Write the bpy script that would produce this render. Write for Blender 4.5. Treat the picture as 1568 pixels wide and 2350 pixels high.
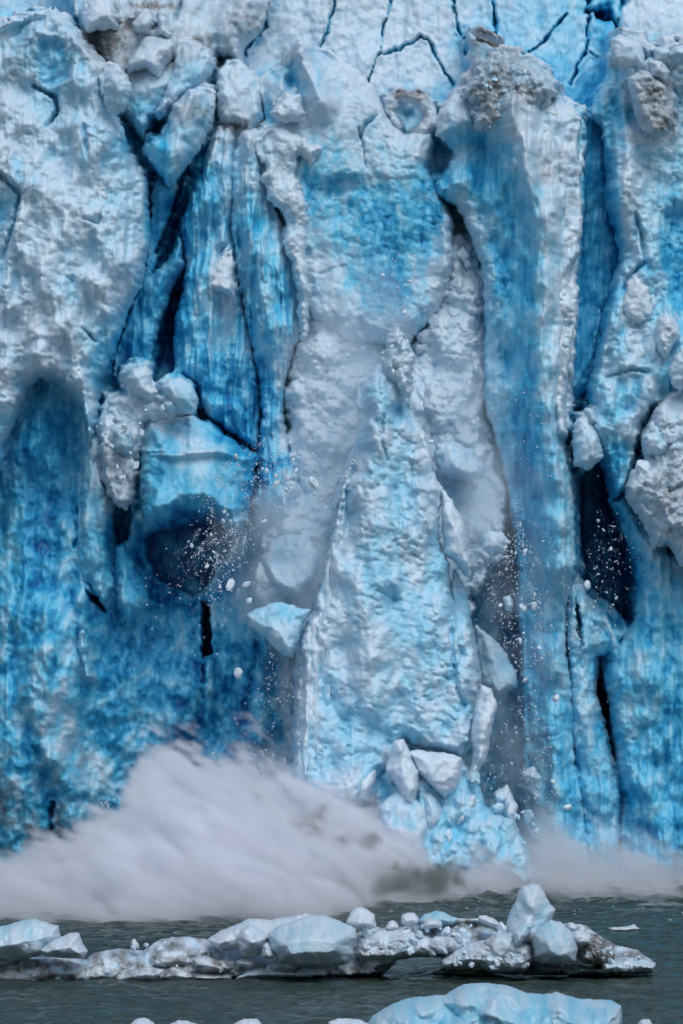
import bpy, math, random
import numpy as np
# ------------------------------------------------------------ camera, light, exposure
for o in list(bpy.data.objects): bpy.data.objects.remove(o)
S = bpy.context.scene
COL = S.collection
F = 11430.0          # focal length in reference pixels (frame 1568 x 2350)
HZ = 1498.0          # horizon row
CAMH = 18.0
cam_d = bpy.data.cameras.new('camera'); cam = bpy.data.objects.new('camera', cam_d); COL.objects.link(cam)
cam.location = (0, 0, CAMH); cam.rotation_euler = (math.radians(90), 0, 0)
cam_d.sensor_fit = 'VERTICAL'; cam_d.sensor_height = 24; cam_d.lens = 24 * F / 2350
cam_d.shift_y = (HZ - 1175) / 2350
cam_d.clip_start = 1; cam_d.clip_end = 5000
S.camera = cam
SUN_EL, SUN_AZ = math.radians(53), math.radians(162)   # azimuth measured from +Y towards +X
w = bpy.data.worlds.new('World'); S.world = w; w.use_nodes = True
nt = w.node_tree; bg = nt.nodes['Background']
sky = nt.nodes.new('ShaderNodeTexSky'); sky.sky_type = 'NISHITA'; sky.sun_disc = False
sky.sun_elevation = SUN_EL; sky.sun_rotation = SUN_AZ; sky.dust_density = 2.0; sky.air_density = 1.0; sky.ozone_density = 1.5
nt.links.new(sky.outputs[0], bg.inputs[0]); bg.inputs[1].default_value = 0.105
sd = bpy.data.lights.new('sun', 'SUN'); sd.energy = 1.4; sd.angle = math.radians(38); sd.color = (1, 0.99, 0.98)
sun = bpy.data.objects.new('sun', sd); COL.objects.link(sun)
sun.rotation_euler = (math.pi / 2 - SUN_EL, 0, math.pi - SUN_AZ + 0)
S.view_settings.view_transform = 'Standard'; S.view_settings.look = 'None'
S.view_settings.exposure = 0.05; S.view_settings.gamma = 1
cy = S.cycles
cy.max_bounces = 12; cy.diffuse_bounces = 4; cy.glossy_bounces = 2; cy.transmission_bounces = 2; cy.volume_bounces = 10
cy.use_denoising = True; cy.volume_step_rate = 1.5; cy.volume_max_steps = 256
cy.use_adaptive_sampling = True; cy.adaptive_threshold = 0.03

# ------------------------------------------------------------ numpy noise
def _h(ix, iy, seed):
    n = (ix.astype(np.int64) * 374761393 + iy.astype(np.int64) * 668265263 + seed * 1442695041) & 0xffffffff
    n = ((n ^ (n >> 13)) * 1274126177) & 0xffffffff
    return ((n ^ (n >> 16)) & 0xffffff) / float(0xffffff)
def perlin(x, y, seed=0):
    x0 = np.floor(x); y0 = np.floor(y); fx = x - x0; fy = y - y0
    u = fx * fx * fx * (fx * (fx * 6 - 15) + 10); v = fy * fy * fy * (fy * (fy * 6 - 15) + 10)
    def g(dx, dy):
        a = _h(x0 + dx, y0 + dy, seed) * 2 * math.pi
        return np.cos(a) * (fx - dx) + np.sin(a) * (fy - dy)
    a = g(0, 0) * (1 - u) + g(1, 0) * u; b = g(0, 1) * (1 - u) + g(1, 1) * u
    return (a * (1 - v) + b * v) * 1.5
def fbm(x, y, seed=0, oct=4, gain=.5):
    s = 0; a = 1; t = 0
    for i in range(oct):
        s = s + a * perlin(x, y, seed + i * 17); t += a; a *= gain; x = x * 2.03 + 5.1; y = y * 2.03 + 3.7
    return s / t
def ridged(x, y, seed=0, oct=4):
    s = 0; a = 1; t = 0
    for i in range(oct):
        s = s + a * (1 - np.abs(perlin(x, y, seed + i * 17)) * 2); t += a; a *= .5; x = x * 2.1; y = y * 2.1
    return s / t
def worley(x, y, seed=0):
    """nearest distance, second distance, id of the nearest cell, offset to it"""
    x0 = np.floor(x); y0 = np.floor(y)
    d1 = np.full(x.shape, 9.); d2 = np.full(x.shape, 9.); idn = np.zeros(x.shape); ox = np.zeros(x.shape); oy = np.zeros(x.shape)
    for i in (-1, 0, 1):
        for j in (-1, 0, 1):
            cx = x0 + i; cy_ = y0 + j
            px = cx + .15 + .7 * _h(cx, cy_, seed); py = cy_ + .15 + .7 * _h(cx, cy_, seed + 7)
            d = np.hypot(x - px, y - py); m = d < d1
            d2 = np.where(m, d1, np.minimum(d2, d)); d1 = np.where(m, d, d1)
            idn = np.where(m, _h(cx, cy_, seed + 3), idn); ox = np.where(m, x - px, ox); oy = np.where(m, y - py, oy)
    return d1, d2, idn, ox, oy
def facets(x, y, sc, seed=0):
    """fractured planes: pyramids with flat sides that meet in creases"""
    out = 0; a = 1.
    for k in range(2):
        wx = x / sc + .22 * fbm(x / sc * .8, y / sc * .8, seed + 5 + k, 3); wy = y / sc / 1.7 + .22 * fbm(x / sc * .8 + 9, y / sc * .8, seed + 6 + k, 3)
        x0 = np.floor(wx); y0 = np.floor(wy); m = np.full(x.shape, -9.)
        for i in (-1, 0, 1):
            for j in (-1, 0, 1):
                cx = x0 + i; cy_ = y0 + j; r = _h(cx, cy_, seed + 3 + k); th = r * 40
                dx = wx - cx - .1 - .8 * _h(cx, cy_, seed + k); dy = wy - cy_ - .1 - .8 * _h(cx, cy_, seed + 7 + k)
                u = dx * np.cos(th) + dy * np.sin(th); v = -dx * np.sin(th) + dy * np.cos(th)
                v1 = .9 * r - np.maximum(np.maximum(u * (.3 + r), -u * (1.3 - r)), np.maximum(v * .9, -v * (.35 + .5 * r))) * 1.5
                m = np.maximum(m, v1)
        out = out + a * m; a *= .4; sc *= .45
    return out
def lumps(x, y, sc, seed=0):
    s = 0; a = 1
    for k in range(3):
        wx = x / sc + .3 * perlin(x / sc * 1.3, y / sc * 1.3, seed + k); wy = y / sc + .3 * perlin(x / sc * 1.3 + 7, y / sc * 1.3, seed + k + 40)
        d1, d2, i, ox, oy = worley(wx, wy, seed + k * 11)
        s = s + a * np.sqrt(np.clip(1 - (d1 / .85) ** 2, 0, 1)) * (.5 + .5 * i); a *= .5; sc *= .5
    return s / 1.75
def blur(a, r):
    r = max(1, int(r))
    for ax in (0, 1):
        for _ in range(2):
            p = np.pad(a, [(r + 1, r) if k == ax else (0, 0) for k in (0, 1)], mode='edge')
            c = np.cumsum(p, axis=ax)
            n = a.shape[ax]
            a = (np.take(c, range(2 * r + 1, 2 * r + 1 + n), axis=ax) - np.take(c, range(0, n), axis=ax)) / (2 * r + 1)
    return a
def seg_dist(x, y, pts, closed=False):
    d = np.full(x.shape, 1e9); tt = np.zeros(x.shape); n = len(pts); m = n if closed else n - 1
    for k in range(m):
        ax, ay = pts[k][:2]; bx, by = pts[(k + 1) % n][:2]
        dx, dy = bx - ax, by - ay; L = dx * dx + dy * dy + 1e-9
        t = np.clip(((x - ax) * dx + (y - ay) * dy) / L, 0, 1)
        q = np.hypot(x - ax - t * dx, y - ay - t * dy)
        s = q < d; d = np.where(s, q, d); tt = np.where(s, (k + t) / m, tt)
    return d, tt
def inside(x, y, pts):
    r = np.zeros(x.shape, bool); n = len(pts)
    for k in range(n):
        ax, ay = pts[k][:2]; bx, by = pts[(k + 1) % n][:2]
        if ay == by: continue
        c = ((ay > y) != (by > y)) & (x < (bx - ax) * (y - ay) / (by - ay) + ax)
        r ^= c
    return r
def sdf(x, y, pts):
    d, _ = seg_dist(x, y, pts, True)
    return np.where(inside(x, y, pts), d, -d)
def sm(e0, e1, v):
    t = np.clip((v - e0) / (e1 - e0), 0, 1); return t * t * (3 - 2 * t)

# ------------------------------------------------------------ how blue the ice is (0 weathered white, 9 dense blue), 49 px cells
TONE = """
22221111111111111111122333436111
23221112112211111111122333434111
23431111122111311111122233432211
23432211341124211111113224454332
12332323321214321112312412354222
12222254141141111222124312135422
11222466333231222212456211275112
11223337374431342222236521175223
13112226585432654345657631285123
31111237975551645655746652286234
41112227966661454766714652386235
21112229955662344676513653287245
21121239662565124664224763287346
21221137962566214573123763186235
11121258953566212454214463185135
10112568964666211224225553285124
21114679776663112323225473284124
11124643777773111332236374282234
24533323587773112442225374263325
36754221258772112452323475235233
47754215348872113332223575343243
57753255324777232342323576447342
56643166544673322443223576467421
56764256556664323243312576478421
56744647896342232343332576478622
46645768895322322433422666478632
46645678895423423432653565469843
56655568755532323543464665447844
56546756674322223344355665544755
55645656585442223245345666445555
45535566486651223234434466445455
55444655576461232333343565446455
54345556656651243333331566446456
44335644675652245533342466536456
45325644775662334455334456545556
56443556776772443422133456644566
34442467766663332621224435655656
44544456666555412223433455555655
44544456666555321223545455664566
54545555665554423345534555554556
54545555665555443345544555555556
"""
T = np.array([[int(c) for c in r] for r in TONE.split()], float)
def tone(px, py):
    wx = px + 26 * fbm(px / 70, py / 110, 91, 4); wy = py + 40 * fbm(px / 60, py / 120, 77, 4)
    gx = np.clip(wx / 49 - .5, 0, 30.999); gy = np.clip(wy / 49 - .5, 0, T.shape[0] - 1.001)
    x0 = gx.astype(int); y0 = gy.astype(int); u = gx - x0; v = gy - y0
    u = u * u * (3 - 2 * u); v = v * v * (3 - 2 * v)
    return ((T[y0, x0] * (1 - u) + T[y0, x0 + 1] * u) * (1 - v) + (T[y0 + 1, x0] * (1 - u) + T[y0 + 1, x0 + 1] * u) * v) / 9 * (.93 + .1 * sm(900, 1300, py) * sm(800, 600, px) + .04 * sm(900, 1300, py))
# silt carried in and on the ice: x, y, rx, ry, strength
DIRT = [(250,100,50,45,.9),(300,60,70,22,.8),(350,15,60,12,.9),(470,105,45,18,.6),(400,135,45,18,.5),(450,260,45,18,.6),(545,290,40,14,.7),(560,60,60,30,.5),
        (350,95,60,20,.5),(300,155,40,20,.5),(650,130,25,35,.4),(940,215,55,14,.8),(1130,220,50,75,.75),(1190,220,60,30,.7),(1110,100,35,10,1),(1245,400,25,60,.3),
        (1500,230,35,60,.6),(1520,290,28,30,.8),(1410,150,18,12,.6),(1540,190,40,10,.6),(1540,60,60,20,.3),(1480,60,20,40,.3),(290,1080,45,60,.4),(1530,1130,50,70,.5),
        (15,1840,10,70,.7),(85,1920,14,60,.6),(140,1900,10,60,.6),(195,1740,14,20,.6),(243,1870,12,30,.7),(1545,1190,40,60,.4),(40,180,40,30,.3),(60,330,40,30,.2),(1150,160,60,40,.5)]
def dirt(px, py):
    s = np.zeros(px.shape)
    wx = px + 14 * fbm(px / 22, py / 22, 31, 3); wy = py + 14 * fbm(px / 22, py / 22, 37, 3)
    for (x, y, rx, ry, a) in DIRT:
        s = np.maximum(s, a * np.exp(-((wx - x) / rx) ** 2 - ((wy - y) / ry) ** 2))
    return np.clip(s * (1 + 1.2 * fbm(px / 13, py / 13, 5, 3)), 0, 1)

# ------------------------------------------------------------ materials
def nn(t, typ, **k):
    n = t.nodes.new(typ)
    for a, b in k.items(): setattr(n, a, b)
    return n
def mth(t, op, a, b=None, clamp=False):
    n = nn(t, 'ShaderNodeMath', operation=op, use_clamp=clamp)
    for i, v in enumerate((a, b)):
        if v is None: continue
        if isinstance(v, (int, float)): n.inputs[i].default_value = v
        else: t.links.new(v, n.inputs[i])
    return n.outputs[0]
def noise(t, vec, scale, detail=5, rough=.6):
    n = nn(t, 'ShaderNodeTexNoise'); n.inputs['Scale'].default_value = scale; n.inputs['Detail'].default_value = detail
    n.inputs['Roughness'].default_value = rough; t.links.new(vec, n.inputs['Vector']); return n.outputs[0]
RAMP = [(0, (.65, .765, .855)), (.16, (.52, .71, .84)), (.33, (.32, .645, .82)), (.49, (.15, .55, .78)), (.64, (.052, .43, .70)), (.76, (.018, .29, .56)), (.87, (.009, .19, .43)), (.96, (.005, .13, .34)), (1, (.004, .10, .29))]
def ice_mat(name, stretch=.45, bump=.35, grain=1.0, rough=.42, tint=(1, 1, 1), sss=.5, var=1., coat=0.):
    m = bpy.data.materials.new(name); m.use_nodes = True; t = m.node_tree; L = t.links
    p = t.nodes['Principled BSDF']
    tc = nn(t, 'ShaderNodeTexCoord'); mp = nn(t, 'ShaderNodeMapping'); mp.inputs['Scale'].default_value = (1, .6, stretch)
    L.new(tc.outputs['Object'], mp.inputs[0]); v = mp.outputs[0]
    at = nn(t, 'ShaderNodeAttribute', attribute_name='tone'); ad = nn(t, 'ShaderNodeAttribute', attribute_name='dirt')
    n1 = noise(t, v, .8 * grain, 6, .62); n2 = noise(t, v, 3.6 * grain, 4, .6)
    k = mth(t, 'ADD', .12, mth(t, 'MULTIPLY', at.outputs['Fac'], 1.6), clamp=True)
    n12 = mth(t, 'ADD', mth(t, 'MULTIPLY', mth(t, 'SUBTRACT', n1, .5), .5 * var), mth(t, 'MULTIPLY', mth(t, 'SUBTRACT', n2, .5), .22 * var))
    f = mth(t, 'ADD', at.outputs['Fac'], mth(t, 'MULTIPLY', n12, k), clamp=True)
    r = nn(t, 'ShaderNodeValToRGB'); L.new(f, r.inputs[0]); e = r.color_ramp.elements
    e[0].position = 0; e[0].color = (*[a * b for a, b in zip(RAMP[0][1], tint)], 1); e[1].position = 1; e[1].color = (*RAMP[-1][1], 1)
    for ps, c in RAMP[1:-1]:
        q = e.new(ps); q.color = (*[a * b for a, b in zip(c, tint)], 1)
    # dirt
    n3 = noise(t, tc.outputs['Object'], 5, 6, .7)
    df = mth(t, 'MULTIPLY', ad.outputs['Fac'], mth(t, 'MULTIPLY', n3, 1.7), clamp=True)
    mx = nn(t, 'ShaderNodeMix', data_type='RGBA'); L.new(df, mx.inputs[0]); L.new(r.outputs[0], mx.inputs[6]); mx.inputs[7].default_value = (.105, .085, .07, 1)
    L.new(mx.outputs[2], p.inputs['Base Color'])
    p.inputs['Roughness'].default_value = rough; p.inputs['Coat Weight'].default_value = coat; p.inputs['Coat Roughness'].default_value = .15; p.inputs['Specular IOR Level'].default_value = .42
    L.new(mth(t, 'MULTIPLY', mth(t, 'SUBTRACT', .5, f, clamp=True), 1.1 * sss), p.inputs['Subsurface Weight']); p.inputs['Subsurface Radius'].default_value = (.25, .55, 1.0); p.inputs['Subsurface Scale'].default_value = .6
    # relief too fine for the mesh
    b1 = noise(t, v, 3.2 * grain, 6, .62); b2 = noise(t, tc.outputs['Object'], 5 * grain, 4, .65)
    vo = nn(t, 'ShaderNodeTexVoronoi', feature='SMOOTH_F1'); vo.inputs['Scale'].default_value = 1.9 * grain; L.new(v, vo.inputs['Vector'])
    hh = mth(t, 'ADD', mth(t, 'MULTIPLY', b1, .45), mth(t, 'MULTIPLY', b2, .3))
    hh = mth(t, 'ADD', hh, mth(t, 'MULTIPLY', vo.outputs['Distance'], .15))
    bp = nn(t, 'ShaderNodeBump'); bp.inputs['Strength'].default_value = bump; bp.inputs['Distance'].default_value = .45 / grain
    L.new(hh, bp.inputs['Height']); L.new(bp.outputs[0], p.inputs['Normal'])
    return m
M_WALL = ice_mat('glacier_ice', .6, .34)
M_STREAK = ice_mat('streaked_ice', .13, .25, 1.3, var=1.)
M_DIMPLE = ice_mat('dimpled_ice', .8, .22, 1.2)
M_RUB = ice_mat('crumbled_ice', 1, .3, 1.6, sss=.12)
M_SNOW = ice_mat('snowy_ice', 1, .15, 1.6, sss=0, var=.4)
M_BERG = ice_mat('berg_ice', 1, .22, 1.1, .35, tint=(.98, .93, .9), var=.6, coat=.25)

# ------------------------------------------------------------ mesh building
def tag(o, label=None, cat=None, group=None, kind=None):
    if label: o['label'] = label
    if cat: o['category'] = cat
    if group: o['group'] = group
    if kind: o['kind'] = kind
def mesh_obj(name, co, faces, mat, parent=None, attrs=None, loc=(0, 0, 0)):
    me = bpy.data.meshes.new(name); faces = np.asarray(faces, np.int32)
    k = faces.shape[1]
    me.vertices.add(len(co)); me.vertices.foreach_set('co', np.asarray(co, np.float32).ravel())
    me.loops.add(faces.size); me.loops.foreach_set('vertex_index', faces.ravel())
    me.polygons.add(len(faces)); me.polygons.foreach_set('loop_start', np.arange(0, faces.size, k, dtype=np.int32))
    me.polygons.foreach_set('use_smooth', np.ones(len(faces), bool))
    for n, a in (attrs or {}).items():
        at = me.attributes.new(n, 'FLOAT', 'POINT'); at.data.foreach_set('value', np.asarray(a, np.float32).ravel())
    me.update(calc_edges=True); me.validate()
    me.materials.append(mat)
    o = bpy.data.objects.new(name, me); COL.objects.link(o); o.location = loc
    if parent: o.parent = parent
    return o
def W(px, py, Y, Ys=None):
    Ys = Y if Ys is None else Ys
    return (px - 784) * Ys / F, Y, CAMH + (HZ - py) * Ys / F
SEED = [100]
UNDER = []
TINT = {}
def mass(name, poly, Y, bulge=3., edge=60., tx=0., ty=0., feats=(), cracks=(), holes=(), rub=0., rubsc=30., fac=.7, facsc=85., nz=.5, nzsc=(60, 90), stk=0., dim=0., dimsc=13,
         mat=None, label=None, cat='ice', group=None, kind=None, parent=None, step=3., rag=7., dt=0., toneabs=None, back=.6, conv=.5, dirtmul=1., ragsc=18, adddirt=0., recess=(), free=False, tmax=9., mot=(0, 1, 1)):
    """A body of ice. poly is its outline at distance Y; relief is measured in metres towards the viewer."""
    SEED[0] += 1; sd_ = SEED[0] * 13
    P = np.array([p[:2] for p in poly], float)
    if not free and Y > 392.9: UNDER.append((P, Y))
    x0, y0 = P.min(0) - 12; x1, y1 = P.max(0) + 12
    xs = np.arange(x0, x1, step); ys = np.arange(y0, y1, step); X, Yg = np.meshgrid(xs, ys)
    s = sdf(X, Yg, P) + rag * fbm(X / ragsc, Yg / ragsc, sd_, 4) + rag * .8 * fbm(X / ragsc / 4, Yg / ragsc / 4, sd_ + 1, 2)
    ev = edge * np.exp(1.3 * fbm(X / (edge * 1.6 + 20), Yg / (edge * 1.6 + 20), sd_ + 40, 3)); q = np.clip(s / ev, 0, 1); prof = .6 * np.sqrt(np.clip(1 - (1 - q) ** 2, 0, 1)) + .4 * q; pe = sm(0, 16, s)
    cx, cy_ = P.mean(0)
    h = bulge * prof + (tx * (X - cx) + ty * (Yg - cy_)) * F ** -1 * Y * pe
    h = h + pe * nz * (fbm(X / nzsc[0], Yg / nzsc[1], sd_ + 2, 5, .42) * 1.6)
    if stk: h = h + pe * stk * (ridged(X / 26 + .6 * fbm(X / 60, Yg / 120, sd_ + 8, 3), Yg / 330, sd_ + 3, 4) - .4)
    if rub: h = h + pe * rub * (lumps(X, Yg, rubsc, sd_ + 4) - .4) * 1.6
    if fac: h = h + pe * fac * (facets(X, Yg, facsc, sd_ + 5) + .2 * facets(X + .3 * Yg, Yg, facsc * .3, sd_ + 55))
    if dim:
        xa, ya = X + .35 * Yg, Yg - .25 * X
        p1 = fbm(xa / dimsc / 1.25, ya / dimsc / .8, sd_ + 30, 3); p2 = fbm((xa + .4 * ya) / dimsc * .6 + .8 * p1, (ya - .5 * xa) / dimsc * .75, sd_ + 31, 2)
        h = h - pe * dim * (np.clip(p1 * 1.9 + .12, 0, 1) ** 1.3 * 1.5 + np.clip(p2 * 1.5 - .1, 0, 1) * .7) * (.6 + .8 * sm(-.3, .5, fbm(X / 120, Yg / 120, sd_ + 33, 2)))
    for f_ in feats:      # (points, amplitude m, half width px) ridge or groove
        pts, amp, wd = f_[:3]; d, t_ = seg_dist(X + 18 * fbm(X / 80, Yg / 80, sd_ + 9, 4, .45), Yg, pts)
        k = np.clip(1 - d / wd, 0, 1); h = h + amp * (k * k * (3 - 2 * k) * .5 + k * .5) * pe
    for pts, amp, soft in recess:   # polygons pushed back (or forward)
        q_ = sdf(X + 6 * fbm(X / 15, Yg / 15, sd_ + 12, 3), Yg + 6 * fbm(X / 15 + 3, Yg / 15, sd_ + 13, 3), pts); h = h - amp * sm(-soft * .2, soft, q_)
    for pts, dep, wd in cracks:
        d, t_ = seg_dist(X + 4 * fbm(X / 14, Yg / 14, sd_ + 10, 3), Yg + 4 * fbm(X / 14 + 5, Yg / 14, sd_ + 11, 3), pts)
        h = h - dep * np.exp(-(d / wd) ** 2) * (1 - .5 * np.abs(2 * t_ - 1) ** 3)
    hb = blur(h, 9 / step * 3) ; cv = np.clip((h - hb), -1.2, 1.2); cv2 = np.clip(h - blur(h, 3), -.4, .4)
    keep = s > 0
    if toneabs is None: tn = tone(X, Yg)
    else: tn = np.full(X.shape, toneabs) + .1 * fbm(X / 50, Yg / 80, sd_ + 20, 4)
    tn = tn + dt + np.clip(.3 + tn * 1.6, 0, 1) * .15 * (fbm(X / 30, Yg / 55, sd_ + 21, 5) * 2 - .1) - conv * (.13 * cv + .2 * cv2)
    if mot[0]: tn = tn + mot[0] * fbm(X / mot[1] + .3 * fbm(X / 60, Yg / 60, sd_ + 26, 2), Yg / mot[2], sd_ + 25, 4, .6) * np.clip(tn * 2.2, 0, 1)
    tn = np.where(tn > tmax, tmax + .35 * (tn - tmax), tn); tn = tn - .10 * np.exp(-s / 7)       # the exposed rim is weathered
    dr = np.clip(dirt(X, Yg) * dirtmul + adddirt * np.clip(.5 + 1.5 * fbm(X / 30, Yg / 22, sd_ + 22, 4), 0, 1), 0, 1)
    # pull the border vertices on to the outline
    gy, gx = np.gradient(s, step); g = np.hypot(gx, gy) + 1e-6
    er = keep.copy(); er[1:-1, 1:-1] = keep[1:-1, 1:-1] & keep[:-2, 1:-1] & keep[2:, 1:-1] & keep[1:-1, :-2] & keep[1:-1, 2:] & keep[:-2, :-2] & keep[2:, 2:] & keep[:-2, 2:] & keep[2:, :-2]
    bd = keep & ~er
    mv = np.clip(s / g, 0, step * .9) * bd
    Xm = X - gx / g * mv; Ym = Yg - gy / g * mv
    h = np.where(bd, h * .25, h)
    idx = -np.ones(X.shape, int); n = keep.sum(); idx[keep] = np.arange(n)
    wx, wy, wz = W(Xm[keep], Ym[keep], Y, Y)
    front = np.stack([wx, Y - h[keep], wz], 1)
    bk = np.where(bd, h, -np.abs(back * bulge) * prof)[keep]
    rear = np.stack([wx, Y - bk + .0, wz], 1)
    a = idx[:-1, :-1]; b = idx[:-1, 1:]; c = idx[1:, 1:]; d = idx[1:, :-1]
    ok = (a >= 0) & (b >= 0) & (c >= 0) & (d >= 0)
    q1 = np.stack([a[ok], d[ok], c[ok], b[ok]], 1)
    # weld rear to front at the border
    bdk = bd[keep]; rid = np.where(bdk, np.arange(n), n + np.cumsum(~bdk) - 1)
    q2 = rid[q1[:, ::-1]]
    co = np.concatenate([front, rear[~bdk]])
    keepq = ~((bdk[q1].all(1)))
    faces = np.concatenate([q1, q2[keepq]])
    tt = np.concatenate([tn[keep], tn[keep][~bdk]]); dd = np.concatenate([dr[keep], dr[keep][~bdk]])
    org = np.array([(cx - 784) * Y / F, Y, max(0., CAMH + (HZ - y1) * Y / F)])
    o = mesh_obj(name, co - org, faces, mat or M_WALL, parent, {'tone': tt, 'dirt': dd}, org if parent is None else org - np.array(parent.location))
    if parent is None: tag(o, label, cat, group, kind)
    return o

# ------------------------------------------------------------ the glacier behind everything
def base_wall():
    st = 3.5; xs = np.arange(-420, 1990, st); ys = np.arange(-260, 2080, st); X, Yg = np.meshgrid(xs, ys)
    Yb = 406.
    h = 1.4 * fbm(X / 170, Yg / 260, 3, 5) * 2 + .7 * (ridged(X / 60, Yg / 300, 4, 4) - .4) + 1.1 * facets(X, Yg * .8, 130, 6) + .35 * fbm(X / 22, Yg / 30, 8, 4)
    top = np.clip(330 - Yg, 0, 600); top2 = np.clip(330 - Yg, 0, 600) * sm(540, 640, X + .2 * Yg)
    h = h * (1 - .55 * sm(340, 250, Yg)) - top * .035 * .3                       # the top leans back
    # broad relief: x, y, rx, ry, metres
    for x, y, rx, ry, a in [(840, 600, 190, 260, -1.2), (1365, 600, 45, 350, -5), (400, 700, 60, 230, -5), (110, 1300, 200, 400, 4.0), (60, 1700, 130, 300, 5), (300, 1500, 220, 260, 1.5), (420, 1270, 100, 70, -2.5), (560, 1600, 100, 250, .5),
                            (1400, 1230, 75, 190, -4.5), (1500, 1650, 150, 420, 4.5), (130, 1000, 70, 110, 1.5), (1190, 1500, 70, 500, -3.), (160, 1650, 50, 180, 1.8), (1280, 1950, 300, 120, 1.5)]:
        h = h + a * np.exp(-((X - x) / rx) ** 2 * 1.1 - ((Yg - y) / ry) ** 2 * 1.1)
    for P_, Ym in UNDER:       # the wall swells to carry what juts out of it
        x0, y0 = P_.min(0) - 60; x1, y1 = P_.max(0) + 60
        i0, i1 = np.searchsorted(ys, [y0, y1]); j0, j1 = np.searchsorted(xs, [x0, x1])
        if i1 <= i0 or j1 <= j0: continue
        q_ = sdf(X[i0:i1, j0:j1], Yg[i0:i1, j0:j1], P_) + 14 * fbm(X[i0:i1, j0:j1] / 25, Yg[i0:i1, j0:j1] / 25, 63, 3)
        k = sm(-22, 12, q_) * (1 - .8 * sm(0, -16, q_) * sm(260, 160, Yg[i0:i1, j0:j1])); tgt = (406 - Ym) - .9; h[i0:i1, j0:j1] = np.where(tgt > h[i0:i1, j0:j1], h[i0:i1, j0:j1] * (1 - k) + k * tgt, h[i0:i1, j0:j1])
    h = h + .8 * facets(X, Yg, 75, 66) * sm(200, 400, Yg) + .2 * fbm(X / 16, Yg / 20, 67, 3)
    wX = X + 8 * fbm(X / 30, Yg / 30, 60, 4); wY = Yg + 8 * fbm(X / 30 + 4, Yg / 30, 61, 4)
    # crevasses cut deep into the face
    for pts, dep, soft in [([(470,335),(452,350),(430,400),(408,470),(385,545),(336,632),(345,600),(366,520),(345,500),(345,430),(360,440),(400,430),(440,360)], 5, 9),
                     ([(418,520),(430,610),(404,735),(402,860),(372,890),(345,880),(372,780),(395,650)], 5.5, 10),
                     ([(1338,290),(1390,300),(1390,500),(1420,590),(1370,760),(1350,890),(1305,900),(1318,640),(1336,500)], .4, 16),
                     ([(1338,1060),(1385,1040),(1420,1180),(1455,1300),(1455,1428),(1440,1440),(1415,1395),(1380,1370),(1350,1330),(1330,1220)], 10, 16),
                     ([(1318,1372),(1330,1400),(1336,1480),(1330,1495),(1324,1440)], 8, 6),
                     ([(1372,1508),(1385,1560),(1400,1620),(1402,1690),(1411,1738),(1405,1745),(1395,1690),(1388,1660),(1366,1590)], 9, 8),
                     ([(330,1240),(345,1220),(470,1195),(485,1190),(535,1220),(545,1250),(500,1300),(470,1350),(440,1370),(350,1320)], 7, 6),
                     ([(463,1380),(482,1385),(488,1500),(466,1510),(464,1440)], 9, 6),
                     ([(258,1190),(275,1130),(310,1160),(300,1240),(270,1260)], 3.5, 10), ([(205,1350),(235,1370),(248,1410),(215,1380)], 3, 9),
                     ([(80,205),(133,235),(136,262),(112,296),(90,240)], 3, 10), ([(1318,150),(1338,240),(1352,262),(1320,220),(1310,190)], 4, 6),
                     ([(1010,500),(1060,500),(1068,540),(1040,560),(1005,545)], 4, 14), ([(905,215),(975,212),(990,270),(950,295),(905,262)], 3.2, 12),
                     ([(1100,820),(1118,880),(1118,950),(1075,900)], 4, 16)]:
        c_ = sm(-soft * .3, soft, sdf(wX, wY, pts)); h = h * (1 - c_) + c_ * np.minimum(h, 3.5 - dep * 1. + .5 * fbm(X / 30, Yg / 90, 68, 4))
    CK = np.zeros(X.shape)
    for pts, dep, wd in [([(618,-80),(612,0),(611,25),(597,75),(566,105),(560,125)], 1.6, 5), ([(780,-80),(766,0),(748,70),(737,98)], 1.4, 3.2), ([(912,-80),(899,0),(878,60),(872,115),(855,150),(845,185)], 1.5, 3.4), ([(866,118),(920,105),(968,72),(983,82),(1000,115),(1025,160),(1048,200)], 1.5, 3.5),
                         ([(1035,-80),(1043,0),(1055,50),(1068,90),(1072,130)], 1.4, 3), ([(1132,-80),(1135,0),(1140,60),(1130,95)], 2, 5), ([(1360,-60),(1352,10),(1400,20),(1430,60)], 3.5, 14), ([(1440,-40),(1425,30),(1418,70)], 2, 8), ([(1305,20),(1250,85),(1200,135),(1192,150)], 1.4, 3.5), ([(1362,-20),(1358,25),(1345,110),(1310,190)], 1.8, 4.5), ([(150,40),(60,40),(28,20),(30,70)], 1.2, 4),
                         ([(418,0),(412,25),(402,55)], 1.2, 3.5), ([(1360,110),(1395,130)], .8, 2.5), ([(1390,1410),(1440,1540)], .6, 4), ([(185,1170),(180,1260)], .7, 4), ([(1480,1700),(1520,1600),(1568,1570)], .8, 5), ([(1430,1900),(1500,1930),(1568,1945)], .8, 5),
                         ([(125,1840),(120,1900),(98,1965),(95,2000)], 1.2, 5), ([(465,1480),(468,1600)], .8, 5), ([(590,1480),(560,1650)], .7, 8)]:
        d, t = seg_dist(X + 5 * 2.4 * fbm(X / 34, Yg / 34, 70, 5), Yg + 5 * 2.4 * fbm(X / 34 + 3, Yg / 34, 71, 5), pts)
        wv = wd * .5 * (.4 + 1.9 * np.clip(.35 + 1.3 * fbm(X / 55, Yg / 55, 173, 3), 0, 1)); h = h - dep * np.exp(-(d / wv) ** 2) * (.5 + .8 * np.clip(.5 + 1.5 * fbm(X / 40, Yg / 40, 171, 3), 0, 1)) + .15 * np.exp(-((d - wd * 2.2) / wd) ** 2); CK = np.maximum(CK, .3 * np.exp(-(d / (wd * 1.3)) ** 2))
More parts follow.
